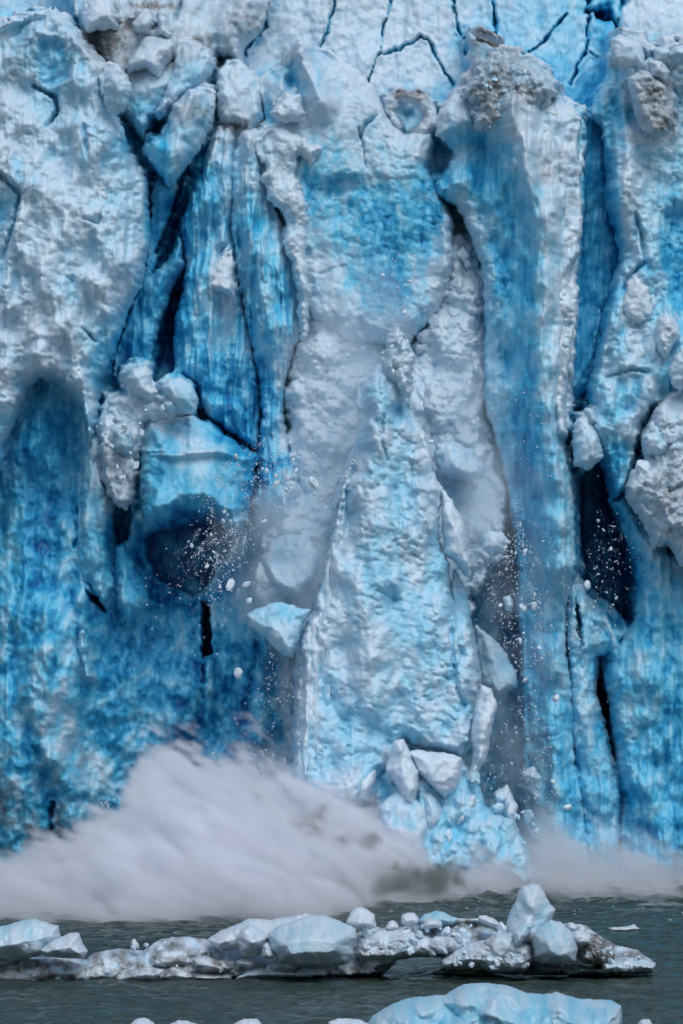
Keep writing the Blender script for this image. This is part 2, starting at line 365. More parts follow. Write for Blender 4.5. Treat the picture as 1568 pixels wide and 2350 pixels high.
    for pts, amp, wd in [([(200,1170),(200,1260),(195,1380)], 1.5, 26), ([(215,1550),(205,1400),(210,1360)], 1.3, 22), ([(275,1270),(285,1400)], 1.2, 20), ([(108,1500),(100,1600),(115,1700),(165,1790),(185,1900)], 2.0, 55), ([(300,1000),(310,1200)], 1.2, 40),
                         ([(1210,1000),(1225,1500),(1225,1900)], .9, 60), ([(1275,1000),(1285,1300),(1240,1500)], 1.6, 40), ([(1350,1420),(1320,1560),(1335,1760),(1360,1950)], 2.4, 34), ([(1380,1420),(1430,1560),(1440,1800)], 2., 36), ([(590,1500),(600,1700)], 1., 30), ([(480,1500),(478,1650)], .9, 18)]:
        d, t = seg_dist(X + 9 * fbm(X / 30, Yg / 40, 72, 4), Yg, pts); k = np.clip(1 - d / wd, 0, 1); h = h + amp * k * k * (3 - 2 * k)
    tn = np.minimum(tone(X, Yg) + CK, .86); tn = np.where((X > 1280) & (X < 1440) & (Yg > 260) & (Yg < 930), np.minimum(tn, .7), tn)
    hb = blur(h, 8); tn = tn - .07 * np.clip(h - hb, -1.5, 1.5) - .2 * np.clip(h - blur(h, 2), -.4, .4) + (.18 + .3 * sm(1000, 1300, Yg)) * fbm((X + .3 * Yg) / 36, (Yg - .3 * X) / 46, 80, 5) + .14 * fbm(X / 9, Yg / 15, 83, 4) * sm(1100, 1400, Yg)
    wx, wy, wz = W(X.ravel(), Yg.ravel(), Yb)
    co = np.stack([wx, Yb - h.ravel(), wz], 1)
    # closing skirt: a thick body, its top runs back as the glacier's surface
    n0 = X.shape[1]; nr = X.shape[0]; idx = np.arange(X.size).reshape(X.shape)
    a = idx[:-1, :-1]; b = idx[:-1, 1:]; c = idx[1:, 1:]; d = idx[1:, :-1]
    fc = np.stack([a.ravel(), d.ravel(), c.ravel(), b.ravel()], 1)
    ring = []
    tt = [tn.ravel()]; cos = [co]; fcs = [fc]; base = len(co)
    topc = co[idx[0]]; prev = idx[0]
    for k, (dy, dz) in enumerate([(12, 4), (40, 10), (120, 22), (400, 45)]):
        r = topc + np.array([0, dy, dz]) + np.stack([0 * wx[:n0], 2 * fbm(wx[:n0] / 6, wx[:n0] * 0 + k, 9, 3) * min(dy, 20) / 10, 1.5 * fbm(wx[:n0] / 5, wx[:n0] * 0 + k, 19, 3)], 1)
        cur = base + np.arange(n0); base += n0; cos.append(r); tt.append(np.full(n0, .12))
        fcs.append(np.stack([cur[:-1], prev[:-1], prev[1:], cur[1:]], 1)); prev = cur
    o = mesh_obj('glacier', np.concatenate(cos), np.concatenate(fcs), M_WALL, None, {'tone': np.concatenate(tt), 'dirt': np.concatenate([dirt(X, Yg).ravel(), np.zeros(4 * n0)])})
    tag(o, 'blue crevassed glacier front rising from the water', 'glacier', kind='structure')

# ------------------------------------------------------------ seracs, pillars and blocks of the front
mass('serac', [(-330,60),(-100,40),(0,60),(60,35),(73,29),(124,26),(157,44),(190,84),(220,121),(252,157),(256,230),(280,290),(300,350),(318,384),(340,412),(340,457),(346,520),(348,553),(340,590),(322,662),(293,721),(271,780),(256,827),(236,882),(228,930),(222,1000),(205,1040),(190,960),(170,915),(150,893),(120,868),(90,870),(60,905),(40,960),(15,1010),(0,1080),(-100,1200),(-330,1200)],
     400, 4.2, 90, .25, .12, nz=.75, dt=.02, stk=.4, dim=.15, dimsc=24, fac=2.4, facsc=160, mat=M_DIMPLE,
     feats=[([(70,300),(60,480),(20,700)], 1.4, 55), ([(120,30),(190,120),(240,170)], 1.5, 28), ([(120,580),(100,700),(110,850)], 1.3, 50), ([(230,500),(300,600)], .8, 60), ([(20,250),(0,420)], 1, 60), ([(200,660),(160,760),(180,900)], 1.1, 50)],
     recess=[([(85,85),(140,90),(180,160),(165,200),(95,215),(78,160)], 1.8, 22), ([(0,330),(50,330),(52,450),(0,405),(-40,400)], -.9, 14), ([(155,640),(200,640),(228,700),(225,790),(190,790),(165,730)], .9, 18), ([(30,600),(60,590),(60,700),(20,720)], .9, 16)],
     cracks=[([(80,200),(130,228),(136,262),(112,296)], 2.2, 5), ([(0,405),(52,455),(40,520),(10,600)], 1.6, 5), ([(200,300),(208,380)], .9, 4), ([(200,515),(232,525),(246,490)], .8, 4), ([(195,760),(225,790)], .8, 3)],
     label='broad grey-white serac with a hollowed crest filling the upper left of the front', cat='serac')
mass('ice_block', [(240,172),(262,163),(285,168),(300,190),(302,215),(295,250),(275,264),(250,258),(238,235),(236,200)], 395.5, 1.6, 40, 0, .1, dt=.02, nz=.25, label='rounded grey ice block lodged against the upper left serac crest', cat='ice block')
mass('ice_block', [(184,420),(200,388),(222,380),(240,400),(246,450),(246,500),(222,522),(202,518),(196,470)], 395.8, .45, 24, 0, 0, nz=.2, fac=.2, dim=.25, mat=M_DIMPLE, label='oval knob of ice standing out from the upper left serac face', cat='ice block')
mass('ice_slope', [(100,-235),(400,-250),(670,-235),(640,-60),(618,10),(600,70),(565,105),(552,150),(505,128),(492,165),(470,190),(430,228),(392,252),(360,290),(335,340),(305,300),(262,250),(255,180),(215,118),(185,75)],
     405.5, 2.2, 50, .1, .55, nz=.5, fac=.9, facsc=75, adddirt=.25, rub=.25, rubsc=26, cracks=[([(320,140),(360,150),(420,150)], .9, 3.5), ([(418,0),(410,30),(400,58)], 1.2, 3.5)], label='silt-stained ice slope at the top left between serac and smooth slab', cat='ice slope')
for P_, lb in [([(285,165),(330,78),(392,90),(402,110),(380,150),(370,185),(330,160)], 'pale angular block with cracked top on the dirty slope'), ([(188,30),(220,-10),(262,-5),(276,40),(272,70),(240,68),(195,75)], 'big white block beside the brown silt hollow at the top left'),
               ([(302,50),(318,32),(345,32),(356,58),(345,80),(312,76)], 'small round grey block in the brown silt hollow'), ([(358,80),(366,38),(380,48),(395,82),(380,90)], 'small upright white wedge beside the round grey block'), ([(405,92),(440,92),(480,112),(496,145),(482,180),(440,215),(400,250),(365,280),(350,260),(380,210),(400,160)], 'long slanting slab with a silt-rimmed top, left of the white wedge')]:
    mass('ice_block', P_, 401.5, 1.7, 24, .1, .35, nz=.2, fac=.4, facsc=50, dirtmul=.5, label=lb, cat='ice block', group='ice blocks on the dirty slope')
mass('ice_wedge', [(395,238),(415,225),(430,205),(475,197),(492,205),(497,240),(490,275),(478,312),(455,350),(420,400),(388,434),(370,402),(345,372),(337,348),(345,325),(372,318),(385,290)], 400, 2.4, 40, -.3, .2, nz=.35, stk=.25,
     feats=[([(440,200),(390,420)], .9, 40)], label='hanging wedge of ice, white on top and blue below, over the dark crevasse', cat='ice block')
mass('ice_slab', [(360,420),(388,434),(404,412),(410,430),(388,500),(362,560),(340,620),(340,560),(347,500),(345,440)], 403, 1., 30, .5, 0, nz=.3, stk=.3, dt=-.05, label='thin blue slab below the hanging wedge at the crevasse edge', cat='ice slab')
mass('ice_slab', [(345,570),(365,585),(345,635),(385,600),(412,545),(425,560),(426,611),(395,665),(375,720),(356,790),(353,850),(345,890),(330,900),(285,890),(262,860),(275,780),(300,715),(325,655),(340,600)], 403.5, 1.6, 40, .6, 0, nz=.5, stk=.5, mat=M_STREAK, toneabs=.64, label='shadowy blue slab beside the tall dark crevasse, behind the left serac', cat='ice slab')
mass('ice_spur', [(498,165),(520,140),(545,135),(570,155),(597,185),(606,270),(600,285),(575,315),(540,290),(505,285),(497,240)], 403, 1.6, 26, .1, .3, nz=.4, label='pale spur between the hanging wedge and the peaked ice dome', cat='ice slope')
# blue curtains
mass('ice_curtain', [(500,290),(530,272),(560,285),(560,400),(548,520),(545,600),(560,700),(598,860),(600,960),(598,1050),(575,1028),(530,1000),(480,960),(455,925),(440,890),(404,868),(399,809),(402,735),(428,612),(415,525),(442,440),(470,362),(485,325)], 403.0, 3.2, 70, -.25, .1, nz=.8, stk=1.1, dt=-.1, mot=(.32, 7, 95), mat=M_STREAK,
     feats=[([(505,300),(470,450),(440,560)], 1.2, 34), ([(520,560),(470,650),(440,760)], 1.4, 40), ([(530,330),(520,560)], 1, 26)], recess=[([(525,740),(555,860),(575,960),(500,920),(505,860)], 1.4, 24)],
     label='streaked blue ice curtain right of the dark crevasse', cat='ice wall')
mass('ice_curtain', [(555,300),(585,292),(615,330),(612,430),(640,500),(662,560),(684,650),(692,760),(668,820),(652,900),(655,970),(682,1060),(706,1130),(690,1200),(660,1230),(590,1200),(575,1160),(600,1000),(596,880),(570,760),(540,600),(525,480),(530,380)], 402., 3.4, 60, -.1, .08, nz=.7, stk=1.2, dt=-.08, mot=(.32, 7, 95), mat=M_STREAK,
     feats=[([(575,330),(560,450),(600,640),(620,800)], 1.4, 34), ([(625,520),(650,700),(640,900)], .9, 30), ([(600,860),(610,1100)], .8, 20)], label='teal ice curtain with vertical flutes left of the white rim', cat='ice wall')
mass('ice_ledge', [(470,660),(500,600),(530,572),(535,640),(545,690),(520,680),(480,665)], 399.2, .8, 16, 0, .5, toneabs=.1, nz=.3, rub=.3, rubsc=16, adddirt=.15, label='small snow-filled ledge on the streaked blue curtain', cat='ice ledge')
# central dome and alcove
mass('ice_dome', [(684,86),(658,124),(632,154),(607,168),(592,190),(594,220),(603,249),(607,274),(578,300),(572,340),(600,400),(640,480),(670,600),(690,700),(720,760),(800,800),(940,800),(1010,720),(1050,600),(1040,500),(1010,440),(985,390),(1000,330),(990,300),(930,310),(905,285),(884,249),(863,205),(826,165),(790,139),(753,110),(724,106),(700,92)],
     403.2, 3.0, 42, .12, .10, free=True, rag=5, nz=.3, mot=(.4, 15, 28), fac=1.1, facsc=130, dim=.12, dimsc=22, feats=[([(684,78),(694,160),(740,250)], 2.4, 50), ([(650,150),(640,230),(610,300)], .8, 26)],
     cracks=[([(822,335),(833,305),(842,290),(866,273)], .9, 3.5), ([(822,300),(832,340),(840,395)], .8, 2.5), ([(676,265),(680,295)], .6, 3)], recess=[([(672,130),(700,150),(690,210),(650,230),(655,160)], 1.0, 16), ([(690,420),(720,402),(760,420),(830,405),(900,418),(960,380),(1020,460),(1040,620),(960,820),(700,800),(680,560)], .8, 40), ([(740,425),(770,408),(820,408),(828,430),(815,450),(745,470)], .8, 12)],
     label='pale peaked ice dome at the top centre above the blue alcove', cat='ice dome')
mass('ice_cascade', [(690,640),(740,620),(800,690),(860,735),(920,790),(950,790),(985,690),(1010,600),(1060,545),(1100,600),(1115,760),(1118,940),(1150,1060),(1165,1180),(1150,1290),(1080,1380),(1050,1480),(660,1470),(600,1420),(585,1300),(600,1200),(640,1120),(655,960),(665,860),(690,775)], 402.6, 2.4, 70, 0, .2, nz=.6, rub=.8, rubsc=40, rag=30, ragsc=50, mat=M_RUB, toneabs=.13, dt=0, label='broad cascade of crushed white ice pouring down behind the spire', cat='ice rubble')
mass('ice_wall', [(575,330),(605,300),(640,290),(690,312),(720,330),(745,345),(715,372),(690,362),(682,400),(690,440),(706,470),(703,520),(706,600),(712,680),(706,740),(698,780),(686,740),(682,650),(662,590),(645,560),(660,520),(640,485),(612,455),(602,410),(606,380)],
     399.6, 1.2, 26, .1, .1, nz=.35, rag=14, ragsc=26, rub=.35, rubsc=22, mat=M_RUB, toneabs=.13, label='white scalloped rim curving down the left edge of the alcove', cat='ice rim')
for P_, lb in [([(620,258),(640,238),(655,212),(690,215),(695,238),(705,260),(690,282),(640,285)], 'white crusty block below the dark notch of the peaked dome'), ([(700,330),(745,335),(740,350),(728,360),(716,390),(702,372),(690,350)], 'small dirty crust hanging at the upper left of the alcove')]:
    mass('ice_block', P_, 399.5, 1.3, 20, 0, .2, nz=.3, rub=.35, rubsc=18, toneabs=.15, label=lb, cat='ice block')
mass('ice_rubble', [(705,640),(735,625),(762,645),(790,690),(830,712),(860,745),(900,790),(895,850),(860,900),(850,1000),(845,1060),(800,1130),(760,1200),(715,1150),(696,1060),(655,975),(645,905),(665,850),(672,800),(665,785),(690,775)],
     403.2, 3.2, 80, .0, .25, nz=.5, rub=.9, rubsc=44, mat=M_RUB, toneabs=.06, rag=26, ragsc=40, label='white crumbled ice sliding down the left side of the alcove', cat='ice rubble')
mass('ice_rubble', [(1000,590),(1010,560),(1028,545),(1050,530),(1075,560),(1095,600),(1112,660),(1116,760),(1116,880),(1104,960),(1125,1060),(1090,1140),(1020,1120),(985,1030),(955,950),(945,860),(955,780),(985,700),(1002,640)],
     403.2, 2.6, 50, 0, .2, nz=.5, rub=1.2, rubsc=40, mat=M_RUB, toneabs=.09, rag=22, ragsc=34, recess=[([(1085,850),(1108,870),(1108,960),(1075,930)], 2, 20)], label='heap of white boulders wedged along the right side of the alcove', cat='ice rubble')
mass('ice_crust', [(880,225),(900,212),(925,208),(965,215),(985,225),(1000,250),(1008,290),(985,320),(960,325),(950,300),(972,270),(960,240),(920,235),(905,255),(925,290),(905,300),(885,262)], 402.5, 1.0, 18, 0, .3, nz=.3, rub=.5, rubsc=18, mat=M_RUB, toneabs=.12, adddirt=.35, label='silty crumbled crust around the small hole right of the dome', cat='ice rubble')
# right pillar
pil = mass('ice_pillar', [(1078,125),(1140,128),(1159,121),(1199,139),(1246,161),(1268,198),(1294,227),(1331,256),(1347,271),(1338,311),(1345,337),(1338,402),(1342,439),(1338,490),(1327,520),(1336,571),(1327,626),(1320,666),(1331,692),(1325,750),(1316,809),(1312,875),(1301,922),(1305,955),(1301,1028),(1318,1100),(1325,1200),(1330,1300),(1300,1400),(1300,1500),(1315,1600),(1322,1750),(1345,1900),(1360,2040),
        (1190,2040),(1205,1850),(1200,1650),(1195,1450),(1185,1300),(1170,1150),(1150,1050),(1118,940),(1113,882),(1113,772),(1111,662),(1100,596),(1082,549),(1064,501),(1042,472),(1001,446),(998,424),(1031,384),(1049,351),(1020,330),(998,311),(1009,249),(1031,227),(1053,201),(1084,165)],
     400.3, 3.6, 70, .1, -.02, nz=.45, stk=.45, fac=.9, facsc=110, mot=(.22, 9, 80), mat=M_STREAK, dt=-.02,
     feats=[([(1165,260),(1205,400),(1245,520),(1250,600),(1235,700),(1240,900),(1265,1050),(1285,1300)], 3.2, 75), ([(1000,440),(1060,480),(1110,600)], .6, 30), ([(1180,600),(1150,690),(1165,780)], .9, 30)],
     recess=[([(1000,315),(1045,340),(1046,360),(1030,384),(1012,360)], .8, 12), ([(1080,320),(1140,300),(1200,400),(1230,560),(1225,700),(1180,900),(1130,900),(1125,700),(1100,560),(1060,450)], 1.2, 40)],
     label='tall leaning pillar, blue on its left flank and white on its right', cat='ice pillar')
mass('pillar_flank', [(1250,250),(1335,270),(1334,400),(1335,500),(1322,600),(1314,660),(1322,700),(1315,800),(1305,890),(1300,1000),(1275,1010),(1250,900),(1240,760),(1225,690),(1245,640),(1250,560),(1225,450),(1205,380),(1195,310)], 396.9, 1.3, 34, .15, .1, nz=.4, rag=16, ragsc=60, dim=.12, dimsc=22, fac=1.2, facsc=70, mat=M_DIMPLE, toneabs=.14, parent=pil)
mass('rubble_cap', [(1085,165),(1120,130),(1160,118),(1200,138),(1248,165),(1275,210),(1262,240),(1235,275),(1205,270),(1175,300),(1140,306),(1105,312),(1080,290),(1080,240),(1062,215),(1050,202)], 397.8, 2.2, 34, 0, .15, nz=.4, rub=.9, rubsc=26, mat=M_RUB, toneabs=.2, adddirt=.18, rag=18, ragsc=26, parent=pil)
mass('horn', [(1074,75),(1092,84),(1118,92),(1145,108),(1140,130),(1120,160),(1085,165),(1080,125)], 398.5, 1.0, 16, .2, 0, nz=.1, toneabs=.3, adddirt=0, parent=pil)
mass('horn_crust', [(1088,80),(1118,90),(1146,103),(1145,112),(1118,100),(1095,92)], 397.6, .5, 6, 0, 0, nz=.1, rag=2, toneabs=.1, adddirt=2., parent=pil)
mass('ice_fold', [(1235,640),(1250,622),(1275,640),(1300,665),(1322,690),(1328,740),(1310,800),(1300,870),(1260,860),(1240,800),(1240,720),(1225,700)], 395.8, .8, 26, 0, .1, nz=.3, rub=.25, rubsc=24, dim=.2, mat=M_DIMPLE, toneabs=.1, parent=pil)
mass('ice_slab', [(1148,700),(1160,660),(1185,615),(1200,610),(1205,700),(1190,735),(1165,735)], 397.6, .35, 14, 0, 0, nz=.2, fac=.15, toneabs=.33, label='pale scale of ice clinging to the blue flank of the tall pillar', cat='ice slab')
for P_, lb in [([(1318,640),(1338,622),(1362,625),(1365,660),(1340,700),(1320,680)], 'blue chunk wedged highest in the right crevasse'), ([(1320,760),(1345,752),(1352,780),(1338,806),(1315,806)], 'blue chunk wedged midway down the right crevasse'), ([(1312,870),(1340,862),(1345,885),(1340,930),(1310,950),(1300,920)], 'blue chunk wedged lowest in the right crevasse')]:
    mass('ice_chunk', P_, 404.5, 1.1, 18, 0, .3, nz=.2, toneabs=.6, label=lb, cat='ice chunk', group='chunks wedged in the right crevasse')
mass('crevasse_wall', [(1325,250),(1360,262),(1395,300),(1400,480),(1430,590),(1410,660),(1390,740),(1365,850),(1350,900),(1290,930),(1300,800),(1310,640),(1320,400)], 403.4, 1.4, 20, -.3, 0, nz=.5, stk=.4, fac=.6, toneabs=.74, mat=M_STREAK, label='deep blue back wall glowing inside the crevasse right of the tall pillar', cat='ice wall')
# right wall
rw = mass('serac', [(1353,264),(1375,205),(1397,180),(1393,130),(1420,110),(1500,100),(1600,95),(1900,60),(1900,1000),(1600,1000),(1530,960),(1500,940),(1470,985),(1440,1130),(1400,1150),(1380,1060),(1340,990),(1330,960),(1353,930),(1345,885),(1360,845),(1382,735),(1400,655),(1422,586),(1407,520),(1386,476),(1389,384),(1382,300)],
     401, 3.6, 50, -.15, .1, nz=.7, dt=.02, stk=.35, dim=.15, dimsc=19, fac=1.7, facsc=110, mat=M_DIMPLE,
     feats=[([(1440,320),(1410,560),(1375,800)], 1.4, 50), ([(1400,190),(1370,280),(1400,400)], .8, 24)], cracks=[([(1452,500),(1465,540),(1475,610),(1440,640),(1425,680)], 1.1, 4.5), ([(1390,870),(1440,855),(1480,860)], 1.2, 5)],
     recess=[([(1500,480),(1620,440),(1620,720),(1540,760),(1500,620)], 1.4, 40), ([(1395,870),(1440,855),(1475,865),(1450,960),(1400,960)], .8, 16), ([(1530,210),(1600,190),(1600,400),(1560,350)], 1.2, 20)],
     label='pitted white serac right of the deep blue crevasse', cat='serac')
mass('crevasse_wall', [(1382,300),(1395,360),(1400,480),(1425,590),(1404,655),(1386,735),(1364,845),(1355,890),(1342,880),(1352,780),(1365,680),(1372,560),(1380,450)], 403.4, 1.0, 20, -.6, 0, nz=.3, stk=.3, toneabs=.66, mat=M_STREAK, parent=rw)
for P_, lb, dtt in [([(1400,110),(1403,88),(1422,79),(1445,88),(1472,97),(1480,130),(1482,160),(1455,150),(1425,165),(1408,150)], 'smooth pale block crowning the right serac', .2), ([(1500,110),(1525,105),(1540,120),(1530,145),(1500,150)], 'small smooth block left of the rounded one on the right serac', .18),
               ([(1528,130),(1545,105),(1580,100),(1600,140),(1560,150)], 'rounded smooth block at the right frame edge atop the right serac', .22), ([(1485,140),(1520,135),(1540,165),(1530,190),(1495,180)], 'blocky step under the smooth blocks of the right serac', .15)]:
    mass('ice_block', P_, 396.5, 1.2, 22, 0, .1, nz=.12, toneabs=dtt, rag=3, label=lb, cat='ice block', group='smooth blocks on the right serac')
mass('ice_rubble', [(1440,180),(1470,160),(1500,165),(1530,200),(1545,250),(1535,310),(1500,320),(1478,300),(1455,260),(1445,220)], 396.6, 1.4, 26, 0, .1, nz=.3, rub=.8, rubsc=24, mat=M_RUB, toneabs=.14, adddirt=.3, label='dirty crumbled heap under the smooth blocks of the right serac', cat='ice rubble')
mass('ice_block', [(1425,700),(1438,645),(1460,632),(1490,660),(1500,720),(1470,740),(1440,730)], 397.0, .5, 24, 0, .1, nz=.3, rub=.3, rubsc=18, toneabs=.08, mat=M_RUB, label='crusty white boulder set in the middle of the right serac face', cat='ice block')
mass('ice_rubble', [(1500,760),(1510,730),(1530,718),(1555,745),(1560,770),(1540,800),(1530,830),(1510,810)], 396.3, 1.1, 24, 0, .1, nz=.3, rub=.6, rubsc=20, mat=M_RUB, toneabs=.12, label='small crumbly spur on the right edge of the right serac', cat='ice rubble')
rr = mass('ice_rubble', [(1470,1010),(1500,940),(1540,900),(1620,860),(1900,860),(1900,1350),(1620,1320),(1560,1300),(1530,1250),(1500,1260),(1470,1200),(1440,1150),(1428,1120),(1450,1080),(1475,1060)], 397.5, 2.8, 50, 0, .12, nz=.5, rub=1.3, rubsc=34, mat=M_RUB, toneabs=.12, adddirt=.12,
     label='overhanging mass of crumbled white ice at the right edge', cat='ice rubble')
for P_, lb in [([(1470,1000),(1500,970),(1530,975),(1545,1020),(1520,1050),(1480,1040)], 'blue-sided cube near the top of the right rubble'), ([(1530,850),(1560,800),(1600,790),(1600,860),(1560,900),(1540,885)], 'smooth blue boulder at the right frame edge above the rubble'), ([(1320,960),(1350,950),(1378,1005),(1382,1050),(1350,1080),(1318,1070),(1312,1010)], 'pale wedge standing in the mouth of the right cave'), ([(1340,935),(1358,938),(1374,970),(1350,975)], 'small flat chunk on top of the pale cave wedge')]:
    mass('ice_block', P_, 396., 1.6, 22, 0, .1, nz=.2, fac=.4, facsc=34, toneabs=.24, label=lb, cat='ice block')
# right lower walls
mass('ice_wall', [(1395,1150),(1430,1130),(1480,1200),(1540,1270),(1620,1300),(1900,1320),(1900,2060),(1380,2060),(1420,1950),(1425,1800),(1412,1740),(1402,1640),(1385,1540),(1400,1500),(1440,1445),(1457,1420),(1458,1300),(1425,1210)], 402, 3.6, 60, -.2, 0, nz=.8, stk=.6, mot=(.25, 18, 50), mat=M_WALL, label='blue-green lower wall at the right edge, right of the narrow slots', cat='ice wall')
mass('ice_fin', [(1300,1500),(1292,1400),(1300,1330),(1335,1340),(1360,1400),(1390,1440),(1440,1450),(1400,1500),(1370,1505),(1364,1590),(1390,1680),(1402,1745),(1420,1800),(1425,2050),(1335,2050),(1330,1900),(1310,1750),(1303,1620)], 401.2, 2.2, 34, 0, 0, nz=.5, stk=.5, holes=(), recess=[([(1318,1372),(1330,1400),(1337,1480),(1330,1495),(1322,1440)], 5, 6)], feats=[([(1310,1520),(1325,1700)], .7, 18)], label='pale blue fin between the two dark slots on the right', cat='ice fin')
# centre: the falling spire
sp = mass('falling_spire', [(820,868),(836,866),(852,853),(863,838),(876,831),(874,806),(884,790),(888,772),(910,757),(930,768),(940,788),(951,812),(947,870),(944,930),(952,955),(973,988),(987,1036),(998,1088),(1015,1121),(1009,1187),(1008,1252),(1031,1289),(1035,1362),(1050,1400),(1075,1410),(1095,1480),(1104,1556),(1100,1610),(1085,1700),(1062,1745),(1010,1725),(960,1722),(930,1705),(912,1750),(895,1800),(870,1850),(800,1870),(700,1900),(667,1900),(667,1820),(667,1732),(673,1659),(676,1564),(680,1472),(692,1428),(717,1399),(731,1344),(753,1271),(771,1187),(786,1092),(808,1050),(822,1000),(819,948),(815,889)],
     394.5, 4.2, 48, .05, .2, nz=.5, rub=.2, rubsc=34, dim=.2, dimsc=19, mat=M_DIMPLE, fac=1.5, facsc=105, conv=.35, dt=-.08, tmax=.3, free=True,
     feats=[([(860,870),(868,1000),(855,1120),(848,1350),(845,1600),(800,1800)], 2.2, 75), ([(1010,1120),(1030,1300),(1060,1500)], -1., 12), ([(915,900),(935,1000),(960,1120)], .9, 30), ([(690,1440),(680,1650),(675,1850)], .8, 22)],
     cracks=[([(880,960),(875,1010),(888,1060)], .9, 4), ([(940,1722),(1000,1728),(1060,1740)], 2, 7), ([(1030,1420),(1040,1560),(1070,1640)], .9, 5), ([(905,1120),(922,1180),(915,1230)], .5, 4)],
     recess=[([(770,1640),(820,1610),(870,1650),(900,1680),(905,1720),(840,1700),(770,1700)], .9, 22), ([(865,1360),(900,1340),(930,1380),(890,1410)], .7, 16), ([(905,900),(930,920),(925,965),(905,960)], .8, 12)],
     label='huge spire of pale ice breaking away and dropping at the centre', cat='ice spire')
mass('striated_flank', [(812,1050),(835,1110),(845,1250),(842,1400),(832,1560),(800,1700),(760,1830),(672,1890),(672,1732),(678,1659),(682,1564),(688,1472),(700,1430),(722,1399),(737,1344),(758,1271),(775,1187),(790,1100)], 391.3, 1.9, 40, -.6, .12, nz=.4, stk=1.2, mat=M_STREAK, conv=.7, dt=-.04, mot=(.5, 6, 110), tmax=.3, parent=sp)
mass('spire_crown', [(912,752),(903,764),(896,768),(888,782),(886,805),(874,828),(880,860),(905,880),(925,910),(940,905),(946,870),(951,812),(940,790),(927,768)], 392.5, 1.4, 22, 0, .1, nz=.3, rag=11, rub=.4, rubsc=18, fac=1., mat=M_RUB, toneabs=.16, parent=sp)
for P_, Yz, lb in [([(935,1725),(960,1720),(1020,1728),(1058,1738),(1062,1760),(1048,1810),(1020,1835),(985,1800),(955,1770)], 386.5, 'big white block split off at the foot of the spire'), ([(905,1700),(925,1695),(945,1730),(962,1770),(965,1800),(950,1860),(925,1840),(905,1790),(885,1765)], 386.2, 'tall narrow white sheet left of the split block at the spire foot'),
               ([(798,1810),(815,1780),(862,1762),(862,1790),(850,1830),(830,1850),(800,1860)], 387, 'white pointed shard at the edge of the spray plume'), ([(865,1850),(905,1820),(950,1830),(975,1850),(985,1900),(970,1960),(930,1960),(880,1900)], 385.8, 'pale lower block half sunk in the spray under the spire'), ([(965,1815),(990,1818),(1015,1850),(1020,1880),(990,1930),(975,1900)], 386.6, 'rounded pale block right of the lower crack at the spire foot'),
               ([(1090,1620),(1105,1570),(1130,1580),(1140,1620),(1125,1700),(1115,1750),(1080,1800),(1065,1790),(1085,1740),(1080,1690)], 388.5, 'long white splinter standing right of the spire foot'), ([(1040,1880),(1060,1840),(1090,1820),(1095,1845),(1070,1890),(1050,1900)], 387, 'sharp white shard tumbling right of the spire foot'),
               ([(1005,1910),(1030,1895),(1055,1920),(1040,1950),(1015,1945)], 386.4, 'small tilted block just above the spray right of centre'), ([(1060,1910),(1085,1890),(1130,1905),(1150,1940),(1100,1960),(1070,1945)], 388, 'flat pale blue block low on the right of the spire foot'), ([(1130,1820),(1165,1800),(1190,1850),(1180,1900),(1150,1890)], 390, 'rough pinkish-white block right of the tumbling shard'),
               ([(1195,1770),(1225,1760),(1245,1785),(1235,1800),(1200,1798)], 392, 'six-sided pale block falling at the lower right'), ([(1185,1800),(1210,1790),(1245,1830),(1225,1835)], 393, 'thin pale plate falling below the six-sided block'), ([(1155,1990),(1170,1985),(1200,2005),(1200,2040),(1150,2040)], 390, 'pointed blue block standing in the mist behind the foreground pinnacle'), ([(1010,1950),(1060,1945),(1110,1970),(1135,2040),(1020,2040)], 386.8, 'big smooth blue block at the waterline right of the spray')]:
    mass('ice_block', P_, Yz, 1.9, 24, .05, .15, nz=.2, fac=.35, facsc=45, rag=4, conv=.8, toneabs=.11 if 'white' in lb else .27, label=lb, cat='ice block', group='blocks breaking off around the spire foot', free=True)
mass('ice_debris', [(860,1760),(960,1750),(1060,1740),(1090,1780),(1120,1850),(1180,1880),(1210,1940),(1230,2040),(860,2040),(850,1900)], 389.3, 3.2, 60, .05, .25, nz=.6, free=True, rub=.7, rubsc=50, fac=1.5, facsc=55, label='jumbled mass of broken blue ice around the foot of the spire', cat='ice debris', toneabs=.36)
